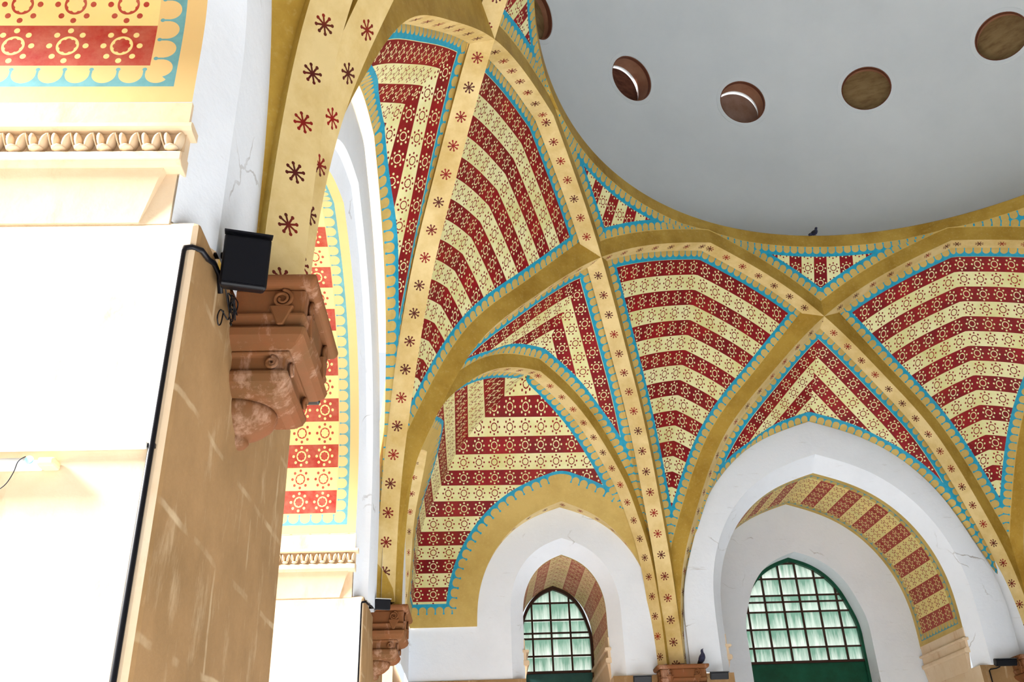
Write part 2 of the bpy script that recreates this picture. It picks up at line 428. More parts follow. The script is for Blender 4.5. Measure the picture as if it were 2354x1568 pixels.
def resample(P, n, dens=None):
    s = arclen(P); q = np.linspace(0, s[-1], n) if dens is None else dens*s[-1]
    return np.column_stack([np.interp(q, s, P[:, k]) for k in range(3)])
RIBS = {}
def R(i, j):
    i, j = i % 8, j % 8
    if (i, j) not in RIBS: RIBS[(i, j)] = Rib(i, j)
    return RIBS[(i, j)]
BH, RP = .0370, .0365       # height of a painted course, pitch of its rosettes

# ------------------------------------------------------------------ ribs
rib_labels = {
 (2, 4): 'ochre pointed vault rib with stars springing beside both sides of the large window arch, below the dome',
 (1, 3): 'ochre star-stencilled rib arching from the near red corbel to the pier between the two windows',
 (0, 2): 'ochre star-stencilled rib rising from the farther left corbel, beside the tall white opening',
 (3, 5): 'ochre star-stencilled rib rising from the pier between the windows and passing right under the dome rim',
 (4, 6): 'ochre rib cut by the right edge, edging the partly hidden striped panel',
 (7, 1): 'shaded olive rib with large dark stars above the black floodlight on the near pier',
}
for (i, j), lb in rib_labels.items():
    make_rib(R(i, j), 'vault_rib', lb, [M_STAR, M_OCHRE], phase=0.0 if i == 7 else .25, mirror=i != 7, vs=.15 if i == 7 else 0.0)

# ------------------------------------------------------------------ painted webs in the star points ("kites")
def side_edge(r, u_from, u_to, n=120):
    us = np.linspace(u_from, u_to, n); return r.D(us)
def kite(k, label):
    """between the two ribs of pier k and the arch that crosses them"""
    a, b, t = R(k, k-2) if (k, (k-2) % 8) in RIBS else R(k-2, k), R(k, k+2), R(k-1, k+1)
    def param(r, s):    # u measured from pier k
        return s if np.allclose(r.A, PIER[k % 8]) else 2-s
    def corner(r):
        ur, ut = cross(r, t, 0, t.ws); sr = ur if np.allclose(r.A, PIER[k % 8]) else 2-ur
        return sr, ut
    sa, ta = corner(a); sb, tb = corner(b)
    def low(r):
        for s in np.linspace(.0, .3, 1200):
            p = r.D(np.array([param(r, max(s, .002))]))[0]
            if (p[:2]-PIER[k % 8])@(r.d if np.allclose(r.A, PIER[k % 8]) else -r.d) > 0: return s
    s0 = low(a)
    q = np.linspace(0, 1, 90)**1.35
    Lc = a.D(param(a, s0+(sa-s0)*q)); Rc = b.D(param(b, s0+(sb-s0)*q))
    ut = np.linspace(ta, tb, 121); top = t.Bo(ut, .006)
    # close the corners exactly
    w = np.clip((q-.6)/.4, 0, 1)**2
    Lc = Lc+w[:, None]*(top[0]-Lc[-1]); Rc = Rc+w[:, None]*(top[-1]-Rc[-1])
    mid0 = (Lc[0]+Rc[0])/2; Lc = Lc+(mid0-Lc[0])*(1-q[:, None]); Rc = Rc+(mid0-Rc[0])*(1-q[:, None])
    lam = arclen((Lc+Rc)/2); lam = lam/lam[-1]
    n = 60; g = np.linspace(0, 1, n)
    Lr = np.column_stack([np.interp(g, lam, Lc[:, c]) for c in range(3)]); Rr = np.column_stack([np.interp(g, lam, Rc[:, c]) for c in range(3)])
    # arch shape of the crossing rib, as rise over its chord
    ch = top[-1]-top[0]; tau = ((top-top[0])@ch)/(ch@ch); off = top-top[0]-tau[:, None]*ch
    kx = np.argmin(abs(ut-1)); tk = tau[kx]
    tg = np.unique(np.concatenate([np.linspace(0, tk, 22), np.linspace(tk, 1, 22)])); kc = np.argmin(abs(tg-tk))
    offg = np.column_stack([np.interp(tg, tau, off[:, c]) for c in range(3)])
    width = np.linalg.norm(Rr-Lr, axis=1)/np.linalg.norm(ch)
    P = Lr[:, None]*(1-tg[None, :, None])+Rr[:, None]*tg[None, :, None]+width[:, None, None]*offg[None]
    fold = P[:, kc]; fl = arclen(fold); fl = fl[-1]-fl
    v = (fl-.027)/BH
    seg = np.linalg.norm(np.diff(P, axis=1), axis=2); cs = np.concatenate([np.zeros((n, 1)), np.cumsum(seg, 1)], 1); cs = cs-cs[:, kc:kc+1]
    pat = np.stack([cs/RP, np.repeat(v[:, None], len(tg), 1)], -1)
    o = grid_obj('vault_panel', P, M_WEB, {'pat': pat, 'e1': edge_uv(P, Lr), 'e2': edge_uv(P, Rr), 'e3': edge_uv(P, top)})
    return tag(o, label, 'vault panel', kind='structure')
kite(2, 'red and cream striped vault panel between the two ribs of the farther left corbel')
kite(3, 'fan-shaped striped vault panel rising from the pier between the two windows')
kite(4, 'striped vault panel cut off by the right edge of the picture')
kite(1, 'striped vault panel mostly hidden above the near star rib')

# ------------------------------------------------------------------ small triangles under the dome ring
RX, RY, ZR, ZRB = .7561, .8294, .977, .9435
def ring_r(th): return 1/np.sqrt((np.cos(th)/RX)**2+(np.sin(th)/RY)**2)
def triangle(i, label):
    """apex where rib (i, i+2) meets rib (i+1, i+3)"""
    a, b = R(i, i+2), R(i+1, i+3)
    ua, ub = cross(a, b)
    pts, k = [], 24
    X = a.C(np.array([ua]))[0]; aX = math.atan2(X[1], X[0])
    def clip_u(r, u):
        for q in np.linspace(u, 1.0, 400):
            pq = r.D(np.array([q]))[0]; dth = (math.atan2(pq[1], pq[0])-aX+PI) % (2*PI)-PI
            pm = r.C(np.array([1.0]))[0]; sg = (math.atan2(pm[1], pm[0])-aX+PI) % (2*PI)-PI
            if dth*sg >= 0: return q
    la = a.D(np.linspace(1.0, clip_u(a, ua), k)); lb = b.D(np.linspace(clip_u(b, ub), 1.0, k))
    mid = (la[-1]+lb[0])/2; la[-1] = mid; lb[0] = mid
    low = np.concatenate([la, lb[1:]]); th = np.unwrap(np.arctan2(low[:, 1], low[:, 0]))
    rr = np.minimum(ring_r(th), np.hypot(low[:, 0], low[:, 1])-.0015)
    up = np.column_stack([rr*np.cos(th), rr*np.sin(th), np.full(len(th), ZRB)]); up[:, 2] = np.maximum(up[:, 2], low[:, 2]+.001)
    g = np.linspace(0, 1, 14); P = low[:, None]*(1-g[None, :, None])+up[:, None]*g[None, :, None]
    c = len(la)-1; arc = arclen(up); arc = arc-arc[c]
    v = arc/.0315+.5
    ln = np.linalg.norm(up-low, axis=1)
    pat = np.stack([(1-g)[None]*ln[:, None]/RP, np.repeat(v[:, None], len(g), 1)], -1)
    o = grid_obj('spandrel_panel', P, M_WEB, {'pat': pat, 'e1': edge_uv(P, la), 'e2': edge_uv(P, lb), 'e3': edge_uv(P, up)})
    return tag(o, label, 'vault panel', kind='structure')
triangle(2, 'small striped triangle under the dome rim, above the large window arch')
triangle(1, 'small striped triangle under the dome rim, where the ribs cross left of the large window')
triangle(3, 'sliver of striped triangle under the dome rim at the right edge')
triangle(0, 'small dark striped triangle beside the dome rim at the top edge')

# ------------------------------------------------------------------ arch outlines of the walls
_A = {'M': ([1, .99, .93, .755, .41, 0], [0, .16, .38, .64, .875, 1]), 'O': ([1, .985, .90, .80, .61, .317, 0], [0, .12, .344, .535, .745, .909, 1])}
def half_arch(kind, n=40):
    x, z = np.array(_A[kind][0]), np.array(_A[kind][1]); a = np.arctan2(z, x)
    fx, fz = natspline(a, x), natspline(a, z); q = np.linspace(0, PI/2, n); return fx(q), fz(q)
def arch_line(kind, half, apex, spring, bottom, n=40, nb=10):
    """(a, z) from the bottom left, over the apex, to the bottom right"""
    x, z = half_arch(kind, n); x = np.maximum(x, 0); x[-1] = 0
    zz = spring+(apex-spring)*z
    lz = np.linspace(bottom, spring, nb, endpoint=False)
    a = np.concatenate([-np.full(nb, half), -half*x, half*x[::-1][1:], np.full(nb, half)])
    zc = np.concatenate([lz, zz, zz[::-1][1:], lz[::-1]])
    return a, zc
class WallFrame:
    def __init__(s, side, c, k=1.0): s.side, s.c, s.k = side, c, k
    def __call__(s, a, z, dep):
        a = np.asarray(a, float)*s.k; z = np.asarray(z, float); dep = np.asarray(dep, float)+0*z
        if s.side == 'back': return np.stack([s.c+a, YB+dep, z], -1)
        return np.stack([-1-dep, s.c+a, z], -1)
BACK_BIG, BACK_SMALL = WallFrame('back', -.0155), WallFrame('back', -.664)
KL = SL/SX
LEFT_BIG, LEFT_NEAR, LEFT_FAR = WallFrame('left', 0.0, KL), WallFrame('left', -.72, KL), WallFrame('left', .72, KL)
ZW = -.020                   # the limewash ends here, stone below
def spandrel(r1, r2, line, label, name='spandrel_panel'):
    """r1 runs down from the crossing to the left foot of line, r2 to the right foot; line: arch edge, left to right, 3-D"""
    u1, u2 = cross(r1, r2, r1.ws, r2.ws)
    e1 = r1.Bo(np.linspace(u1, 2 if u1 > 1 else 0, 160), .008); e2 = r2.Bo(np.linspace(u2, 2 if u2 > 1 else 0, 160), .008)
    top = (e1[0]+e2[0])/2; e1[0] = top; e2[0] = top
    kx = np.argmax(line[:, 2]); F = line[kx]
    halves = ((e1, line[:kx+1][::-1], 'e1'), (e2, line[kx:], 'e2'))
    root = None
    for e, ln, nm in halves:
        nw, ntt = 40, 40
        ws = np.linspace(0, 1, nw); P = np.zeros((nw, ntt, 3))
        # foot on the arch line for each course: from the low end (course 0) up to the apex (course nw-1)
        zmin = max(ln[-1][2], .02); ok = ln[:, 2] >= zmin; l2 = ln[ok]
        lnr = resample(l2[::-1], nw)
        sE = arclen(e)
        for i, w in enumerate(ws):
            f = top+(F-top)*w; g = lnr[i]; drop = f[2]-g[2]
            zz = e[:, 2]; kk = np.argmax(zz < top[2]-max(drop, 1e-4)) or len(e)-1
            kk = max(kk, 2); seg = resample(e[:kk+1], ntt); h0 = seg[0]; h1 = seg[-1]
            hv = h1[:2]-h0[:2]; hn = ((seg[:, :2]-h0[:2])@hv)/(hv@hv+1e-12); zn = (h0[2]-seg[:, 2])/(h0[2]-h1[2]+1e-12)
            P[i, :, :2] = f[:2]+(g[:2]-f[:2])*hn[:, None]; P[i, :, 2] = f[2]+(g[2]-f[2])*zn
            if i == 0: corr = seg-P[0]
            P[i] += corr*(1-w)**3
        es = edge_uv(P, e); el = edge_uv(P, ln); far = np.full_like(es, 9.0)
        pat = np.stack([es[..., 1]/RP, (es[..., 0]-.027)/.0335], -1)
        if root is None: root = P; uvr = (pat, es, el)
        else:
            # join both facets as one mesh
            n = nw*ntt; V_ = np.concatenate([root.reshape(-1, 3), P.reshape(-1, 3)])
            fc = grid_faces(nw, ntt)+grid_faces(nw, ntt, n)
            fl = lambda x, y: np.concatenate([x.reshape(-1, 2), y.reshape(-1, 2)])
            me = mesh_from(Wd(V_), fc, {'pat': fl(uvr[0], pat), 'e1': fl(uvr[1], es), 'e2': fl(uvr[2], el), 'e3': fl(uvr[2], el)}, True)
            return tag(link(name, me, M_WEB), label, 'vault panel', kind='structure')

# outer outline of the large white arches
def O_big(fr, dep=.012): a, z = arch_line('O', .378, .582, .10, -.02); return fr(a, z, dep)
spandrel(R(3, 5), R(2, 4), O_big(BACK_BIG), 'striped chevron panel over the large white window arch')
spandrel(R(1, 3), R(0, 2), O_big(LEFT_BIG), 'narrow striped chevron panel above the tall opening in the left wall')

# ------------------------------------------------------------------ corner arches and corner vaults
def corner_bay(pa, pb, cx, cy, sx, sy, frames, labels):
    """pa on the left wall, pb on the back (or front) wall; (cx, cy) the corner; courses run level round the corner"""
    r = corner_rib(pa, pb, R(pa-2, pa), R(pb-2, pb), .068, -.012, lap=.004)
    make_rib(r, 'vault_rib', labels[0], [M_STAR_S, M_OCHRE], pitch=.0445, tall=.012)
    zf = np.array([.0961, .2149, .30, .356, .416, .4463, .4793, .5054, .53, .5515, .5728, .603]); df = np.array([0, .0125, .021, .042, .0776, .0913, .1144, .1406, .1715, .201, .2321, .278])
    dfun = natspline(zf, df)
    n = 46; lam = np.linspace(0, 1, n); z = .0961+(.603-.0961)*lam
    F = np.column_stack([cx+sx*dfun(z), cy+sy*dfun(z), z])
    # arch edge points for both facets
    uu = np.concatenate([np.linspace(0, .05, 60), np.linspace(.051, 1, 300)])
    EL = r.Bo(uu, .004); ER = r.Bo(2-uu, .004)
    ze = np.minimum(z-.003*np.clip((z-.0961)/.2, 0, 1), .5808)
    sub = lambda E: np.column_stack([np.interp(ze, E[:, 2], E[:, c]) for c in range(3)])
    EL, ER = sub(EL), sub(ER)
    EL[:, 0] = np.maximum(EL[:, 0], cx+.0012); ER[:, 1] = np.minimum(ER[:, 1], cy-.0012)
    res = []
    for E, fr, rib_side in ((EL, frames[0], 'left'), (ER, frames[1], 'back')):
        g = np.linspace(0, 1, 60); P = F[:, None]*(1-g[None, :, None])+E[:, None]*g[None, :, None]
        # the lower courses lie in the wall plane
        oa, oz = arch_line('M', .2035, .3727, .10, .0961, 60, 4); ol = fr(oa, oz, .02)
        ax = 1 if rib_side == 'left' else 0
        hole = ol[:, [ax, 2]].copy(); hole[0, 1] = hole[-1, 1] = .085
        # outline brought onto the panel for the painted margin
        def onto(pt):
            i = np.interp(pt[2], z, np.arange(n)); i0 = int(min(i, n-2)); f = i-i0
            a0 = F[i0]*(1-f)+F[i0+1]*f; b0 = E[i0]*(1-f)+E[i0+1]*f
            t = (pt[ax]-a0[ax])/(b0[ax]-a0[ax]+1e-9); return a0+(b0-a0)*t
        on = np.array([onto(p) for p in ol])
        res.append((P, E, on, hole, ax, ol))
    kk = np.unique(np.concatenate([ubase(), [1.0]])); fl_ = r.D(kk)
    if len(labels) > 4:
        r1, r2 = R(pa, pa+2), R(pb-2, pb)
        fl_ = fl_[(kk > .012) & (kk < 1.988)]
        spandrel(r1, r2, fl_, labels[4])
    return r, F, res, z
def build_bay(pa, pb, cx, cy, sx, sy, frames, labels):
    r, F, res, z = corner_bay(pa, pb, cx, cy, sx, sy, frames, labels)
    ver, fac, uvs = [], [], {'pat': [], 'e1': [], 'e2': [], 'e3': []}
    for P, E, on, hole, ax, ol in res:
        n, mcols = P.shape[:2]
        d_arch = edge_uv(P, E); d_on = edge_uv(P, on); bot = P[0]; d_bot = edge_uv(P, bot)
        pat = np.stack([P[..., ax]/RP, np.repeat(((F[:, 2]-.153)/.0318+40)[:, None], mcols, 1)], -1)
        d_arch[..., 0] += .046                  # the star rib has no plain margin, the wall arch has
        d_bot[..., 0] += .020
        # cut the wall arch out: fine grid, drop covered cells, snap its rim
        poly = hole
        def inside(q):
            x, y = q[..., 0], q[..., 1]; c = np.zeros(x.shape, bool); j = len(poly)-1
            for i in range(len(poly)):
                xi, yi = poly[i]; xj, yj = poly[j]
                cnd = ((yi > y) != (yj > y)) & (x < (xj-xi)*(y-yi)/(yj-yi+1e-12)+xi); c ^= cnd; j = i
            return c
        # refine the grid
        k1, k2 = 5, 4
        gi = np.linspace(0, n-1, (n-1)*k1+1); gj = np.linspace(0, mcols-1, (mcols-1)*k2+1)
        def up(A):
            A = np.array([[np.interp(gi, np.arange(n), A[:, j, c]) for j in range(mcols)] for c in range(A.shape[2])])   # c, mcols, gi
            return np.array([[np.interp(gj, np.arange(mcols), A[c][:, i]) for i in range(len(gi))] for c in range(A.shape[0])]).transpose(1, 2, 0)
        Pf, pf, af, of_, bf = up(P), up(pat), up(d_arch), edge_uv(up(P), on), up(d_bot)
        ins = inside(Pf[..., [ax, 2]])
        # snap vertices just inside the hole onto its rim
        rim = ol[:, [ax, 2]]; nn, mm = ins.shape
        off = len(ver); V2 = Pf.reshape(-1, 3).copy(); insf = ins.ravel()
        fcs = grid_faces(nn, mm); keep = []
        snap = set()
        for f in fcs:
            c = [insf[i] for i in f]
            if all(c): continue
            keep.append(f)
            for i, q in zip(f, c):
                if q: snap.add(i)
        onl = resample(on, 900)
        for i in snap:
            kk = np.argmin(((onl-V2[i])**2).sum(1)); V2[i] = onl[kk]
        ofl = edge_uv(V2.reshape(nn, mm, 3), on)
        ver += list(V2); fac += [tuple(i+off for i in f) for f in keep]
        uvs['pat'] += list(pf.reshape(-1, 2)); uvs['e1'] += list(af.reshape(-1, 2)); uvs['e2'] += list(ofl.reshape(-1, 2)); uvs['e3'] += list(bf.reshape(-1, 2))
    # drop unused vertices
    used = sorted({i for f in fac for i in f}); mp = {o: i for i, o in enumerate(used)}
    ver = [ver[i] for i in used]; fac = [tuple(mp[i] for i in f) for f in fac]; uvs = {k: np.array([a[i] for i in used]) for k, a in uvs.items()}
    o = tag(link('corner_vault_panel', mesh_from(Wd(np.array(ver)), fac, uvs, True), M_LOW), labels[1], 'vault panel', kind='structure')
    # plain top so the cell is closed behind its arch
    # star-stencilled soffit from the panel back to the wall
    for (P, E, on, hole, ax, ol), lb in zip(res, labels[2:4]):
        dd = arclen(on); g = np.linspace(0, 1, 3)
        Q = on[:, None]*(1-g[None, :, None])+ol[:, None]*g[None, :, None]
        pat = np.stack([np.repeat((dd/.045)[:, None], 3, 1), np.repeat(((g-.5)*1.0+.5)[None], len(on), 0)], -1)
        s = grid_obj('arch_soffit', Q, M_STAR_T, {'pat': pat}, o)
        s['label'] = lb
XC = -1.02
build_bay(2, 3, XC, YB+.02, 1, -1, (LEFT_FAR, BACK_SMALL),
    ('small ochre star-stencilled arch spanning the corner over the small window', 'striped corner vault behind the small arch, courses turning the corner above the small window',
     'ochre soffit of the arch on the left wall', 'ochre star-dotted soffit over the white arch',
     'striped chevron panel above the corner arch, between the two crossing ribs'))
# the same corner cell, mirrored, in the right-hand corner
for o in list(COL.objects):
    lb = o.get('label') or ''
    new = {'small ochre star-stencilled arch spanning the corner over the small window': 'ochre star-stencilled corner arch past the right edge, over a blind niche',
           'striped corner vault behind the small arch, courses turning the corner above the small window': 'striped corner vault past the right edge, over a blind niche',
           'striped chevron panel above the corner arch, between the two crossing ribs': 'striped chevron panel past the right edge, above the far corner arch'}.get(lb)
    if not new: continue
    c = o.copy(); COL.objects.link(c); c.scale = (-1, 1, 1); c['label'] = new
    for ch in list(o.children):
        d = ch.copy(); COL.objects.link(d); d.parent = c
r_near = corner_rib(1, 0, R(7, 1), R(0, 2), .020, .008, .036, .0145)
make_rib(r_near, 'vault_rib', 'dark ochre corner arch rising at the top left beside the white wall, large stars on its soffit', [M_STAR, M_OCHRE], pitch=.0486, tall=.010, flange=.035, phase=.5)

# ------------------------------------------------------------------ walls: lofted arch mouldings
def loft(sp, fr, specs, mi=0):
    """specs: list of (kind, half, apex, spring, bottom, depth)"""
    L = []
    for kind, half, apex, spring, bottom, dep in specs:
        a, z = arch_line(kind, half, apex, spring, bottom); L.append(fr(a, z, dep))
    sp.grid(np.array(L), mi); return L
def big_arch(fr, sp, bot=ZW, fd=0.0):
    loft(sp, fr, [('O', .415, .60, .10, bot, .024+fd), ('O', .378, .582, .10, bot, .022+fd), ('O', .378, .582, .10, bot, .010+fd), ('O', .366, .560, .10, bot, .006+fd), ('M', .306, .494, .10, bot, .012+fd)])
    loft(sp, fr, [('M', .306, .494, .10, bot, .012+fd), ('M', .303, .490, .10, bot, .018+fd), ('M', .300, .487, .10, bot, .022+fd)])
    loft(sp, fr, [('M', .300, .487, .10, bot, .022+fd), ('M', .281, .458, .10, bot, .050)])
def small_arch(fr, sp, bot=ZW, fd=0.0, ext=False):
    loft(sp, fr, ([('M', .26, .45, .10, bot, .022+fd)] if ext else [])+[('M', .2035, .3727, .10, bot, .020+fd), ('M', .127, .297, .12, bot, .020+fd)])
    loft(sp, fr, [('M', .127, .297, .12, bot, .020+fd), ('M', .097, .265, .12, bot, .050)])
def intrados(fr, half, apex, spring, z0, d0, d1, mat, parent, label, bh=.036, ms=(0, 0)):
    a, z = arch_line('M', half, apex, spring, z0, 60, 6); n = len(a)
    g = np.linspace(0, 1, 9); P = np.stack([fr(a, z, d0+(d1-d0)*q) for q in g], 1)
    s = arclen(P[:, 0]); tot = s[-1]
    nb = round((tot/2-.04)/bh); 
    sc_ = np.minimum(s, tot-s); v = (sc_-.032)/bh
    # the two halves mirror each other, so the courses meet at the crown
    pat = np.stack([np.repeat(((d0+(d1-d0)*g)/.0355+.6)[None], n, 0), np.repeat((v+20)[:, None], 9, 1)], -1)
    e1 = edge_uv(P, P[:, 0]); e2 = edge_uv(P, P[:, -1]); e3 = np.stack([np.repeat(sc_[:, None], 9, 1), np.repeat(((d1-d0)*g)[None], n, 0)], -1)
    o = grid_obj('painted_reveal', P, mat, {'pat': pat, 'e1': e1, 'e2': e2, 'e3': e3}, parent)
    o['label'] = label; return o
# back wall
sb = Soup()
big_arch(BACK_BIG, sb); small_arch(BACK_SMALL, sb)
BACK_FAR = WallFrame('back', .664)          # blind niche in the right-hand corner, just outside the picture
small_arch(BACK_FAR, sb); a_, z_ = arch_line('M', .10, .27, .12, ZW); sb.poly(list(BACK_FAR(a_, z_, .049)))
sb.poly([(.664+.2, YB+.021, ZW), (1.04, YB+.021, ZW), (1.04, YB+.021, .0975), (.664+.2, YB+.021, .0975)])
sb.poly([(.44, YB+.021, ZW), (.664-.2, YB+.021, ZW), (.664-.2, YB+.021, .0975), (.44, YB+.021, .0975)])
# recess wall behind the large arch with its window opening, then the splayed white reveal of the window
ZB = -.58
loft(sb, BACK_BIG, [('M', .33, .50, .10, ZB, .29), ('O', .161, .326, .12, ZB, .29)])
loft(sb, BACK_BIG, [('O', .161, .326, .12, ZB, .29), ('O', .161, .326, .12, ZB, .35)])
sb.poly([(-1.03, YB+.021, ZW), (-.664-.2, YB+.021, ZW), (-.664-.2, YB+.021, .0975), (-1.03, YB+.021, .0975)])
sb.poly([(-.664+.2, YB+.021, ZW), (-.38, YB+.021, ZW), (-.38, YB+.021, .0975), (-.664+.2, YB+.021, .0975)])
wall_back = tag(sb.build('wall_back', [M_WHITE], smooth=False), 'whitewashed back wall with two nested pointed window arches', 'wall', kind='structure')
for p in wall_back.data.polygons: p.use_smooth = True
md = wall_back.modifiers.new('es', 'EDGE_SPLIT'); md.split_angle = math.radians(28)
intrados(BACK_BIG, .281, .458, .10, .066, .05, .29, M_INTRB, wall_back, 'red and cream striped underside of the large window arch')
intrados(BACK_SMALL, .097, .265, .12, .06, .05, .35, M_INTRS_LIT, wall_back, 'faded striped underside of the small window arch, window light painted in', bh=.038)
# stone below the limewash on the back wall
def stone_boxes(name, boxes, label, mats, pick):
    s = Soup()
    for lo, hi in boxes: s.box(lo, hi)
    o = s.build(name, mats)
    for p in o.data.polygons: p.material_index = pick(p.normal)
    return tag(o, label, 'wall', kind='structure')
fx0, fx1 = -.0155-.281, -.0155+.281
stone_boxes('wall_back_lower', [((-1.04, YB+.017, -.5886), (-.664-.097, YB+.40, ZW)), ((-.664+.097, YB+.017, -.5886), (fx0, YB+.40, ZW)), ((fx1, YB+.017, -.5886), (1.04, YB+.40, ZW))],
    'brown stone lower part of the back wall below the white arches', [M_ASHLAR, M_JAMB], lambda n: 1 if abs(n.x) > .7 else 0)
# left wall
sl_ = Soup()
big_arch(LEFT_BIG, sl_, -.0225, .019); small_arch(LEFT_NEAR, sl_, -.0225, .0115, True); small_arch(LEFT_FAR, sl_, -.0225, .0)
sl_.poly([(-1.021, .72+.21, ZW), (-1.021, YB+.03, ZW), (-1.021, YB+.03, .0975), (-1.021, .72+.21, .0975)])
sl_.poly([(-1.021, .43, ZW), (-1.021, .72-.21, ZW), (-1.021, .72-.21, .0975), (-1.021, .43, .0975)])
wall_left = tag(sl_.build('wall_left', [M_WHITE]), 'whitewashed left wall seen almost edge-on, with tall pointed openings', 'wall', kind='structure')
for p in wall_left.data.polygons: p.use_smooth = True
md = wall_left.modifiers.new('es', 'EDGE_SPLIT'); md.split_angle = math.radians(28)
intrados(LEFT_BIG, .281, .458, .10, .072, .05, .36, M_INTR, wall_left, 'striped underside of the tall opening, pale and sunlit')
intrados(LEFT_NEAR, .097, .265, .12, .072, .05, .36, M_INTR, wall_left, 'striped underside at the top left, red course with cream rosettes')
intrados(LEFT_FAR, .097, .265, .12, .072, .05, .36, M_INTR, wall_left, 'striped underside of the farther small opening')
jn, jb = LEFT_NEAR.c+.097*KL, .281*KL
J0, J1, J2, J3 = jn, -jb, jb, LEFT_FAR.c-.097*KL
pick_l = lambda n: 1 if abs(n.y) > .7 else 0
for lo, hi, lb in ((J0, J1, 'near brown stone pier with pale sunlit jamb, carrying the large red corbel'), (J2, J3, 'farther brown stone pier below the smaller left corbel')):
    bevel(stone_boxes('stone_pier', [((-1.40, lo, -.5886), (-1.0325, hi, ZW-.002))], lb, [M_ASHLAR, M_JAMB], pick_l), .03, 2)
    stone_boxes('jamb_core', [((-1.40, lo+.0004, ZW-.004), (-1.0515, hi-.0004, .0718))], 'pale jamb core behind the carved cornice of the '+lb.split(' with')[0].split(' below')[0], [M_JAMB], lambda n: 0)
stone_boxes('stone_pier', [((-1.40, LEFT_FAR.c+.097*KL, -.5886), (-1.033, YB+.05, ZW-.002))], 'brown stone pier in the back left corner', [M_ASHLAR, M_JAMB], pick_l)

# ------------------------------------------------------------------ dome, ring and round openings
th = np.linspace(0, 2*PI, 193)
def ellip(k, z): return np.column_stack([k*RX*np.cos(th), k*RY*np.sin(th), np.full(len(th), z)])
KD, ZD, CD = 1.261, 1.35, 1.0
ring = Soup(); ring.grid(np.array([ellip(1.03, ZRB-.001), ellip(1.0, ZRB-.001), ellip(1.0, ZRB+.002), ellip(1.0, ZR-.002), ellip(1.002, ZR), ellip(KD+.03, ZR)]))
ring_ob = tag(ring.build('dome_ring', [M_OCHRE]), 'plain ochre ring at the foot of the white dome', 'ring', kind='structure')
for p in ring_ob.data.polygons: p.use_smooth = True
md = ring_ob.modifiers.new('es', 'EDGE_SPLIT'); md.split_angle = math.radians(30)
def dome_mesh(k0, cz, thick):
    prof_ = [(k0, ZR-.002), (k0, ZD)]+[(k0*math.cos(a), ZD+cz*math.sin(a)) for a in np.linspace(0, PI/2, 26)[1:-1]]
    return prof_
bm = bmesh.new()
inner = dome_mesh(KD, CD, 0); outer = dome_mesh(KD+.11, CD+.09, 0)
nseg = 96
def ringv(k, z): return [bm.verts.new(Wd((k*RX*math.cos(2*PI*i/nseg), k*RY*math.sin(2*PI*i/nseg), z))) for i in range(nseg)]
ri = [ringv(*p) for p in inner]; ro = [ringv(*p) for p in outer]
ti = bm.verts.new(Wd((0, 0, ZD+CD))); to = bm.verts.new(Wd((0, 0, ZD+CD+.09)))
for rr, top, flip in ((ri, ti, True), (ro, to, False)):
    for a, b in zip(rr[:-1], rr[1:]):
        for i in range(nseg):
            q = (a[i], a[(i+1) % nseg], b[(i+1) % nseg], b[i]); bm.faces.new(q[::-1] if flip else q)
    for i in range(nseg):
        q = (rr[-1][i], rr[-1][(i+1) % nseg], top); bm.faces.new(q[::-1] if flip else q)
for i in range(nseg): bm.faces.new((ri[0][i], ri[0][(i+1) % nseg], ro[0][(i+1) % nseg], ro[0][i]))
bmesh.ops.recalc_face_normals(bm, faces=bm.faces)
me = bpy.data.meshes.new('dome'); bm.to_mesh(me); bm.free()
dome = tag(link('ceiling', me, M_DOME), 'smooth pale grey-white dome with a row of round openings', 'dome', kind='structure')
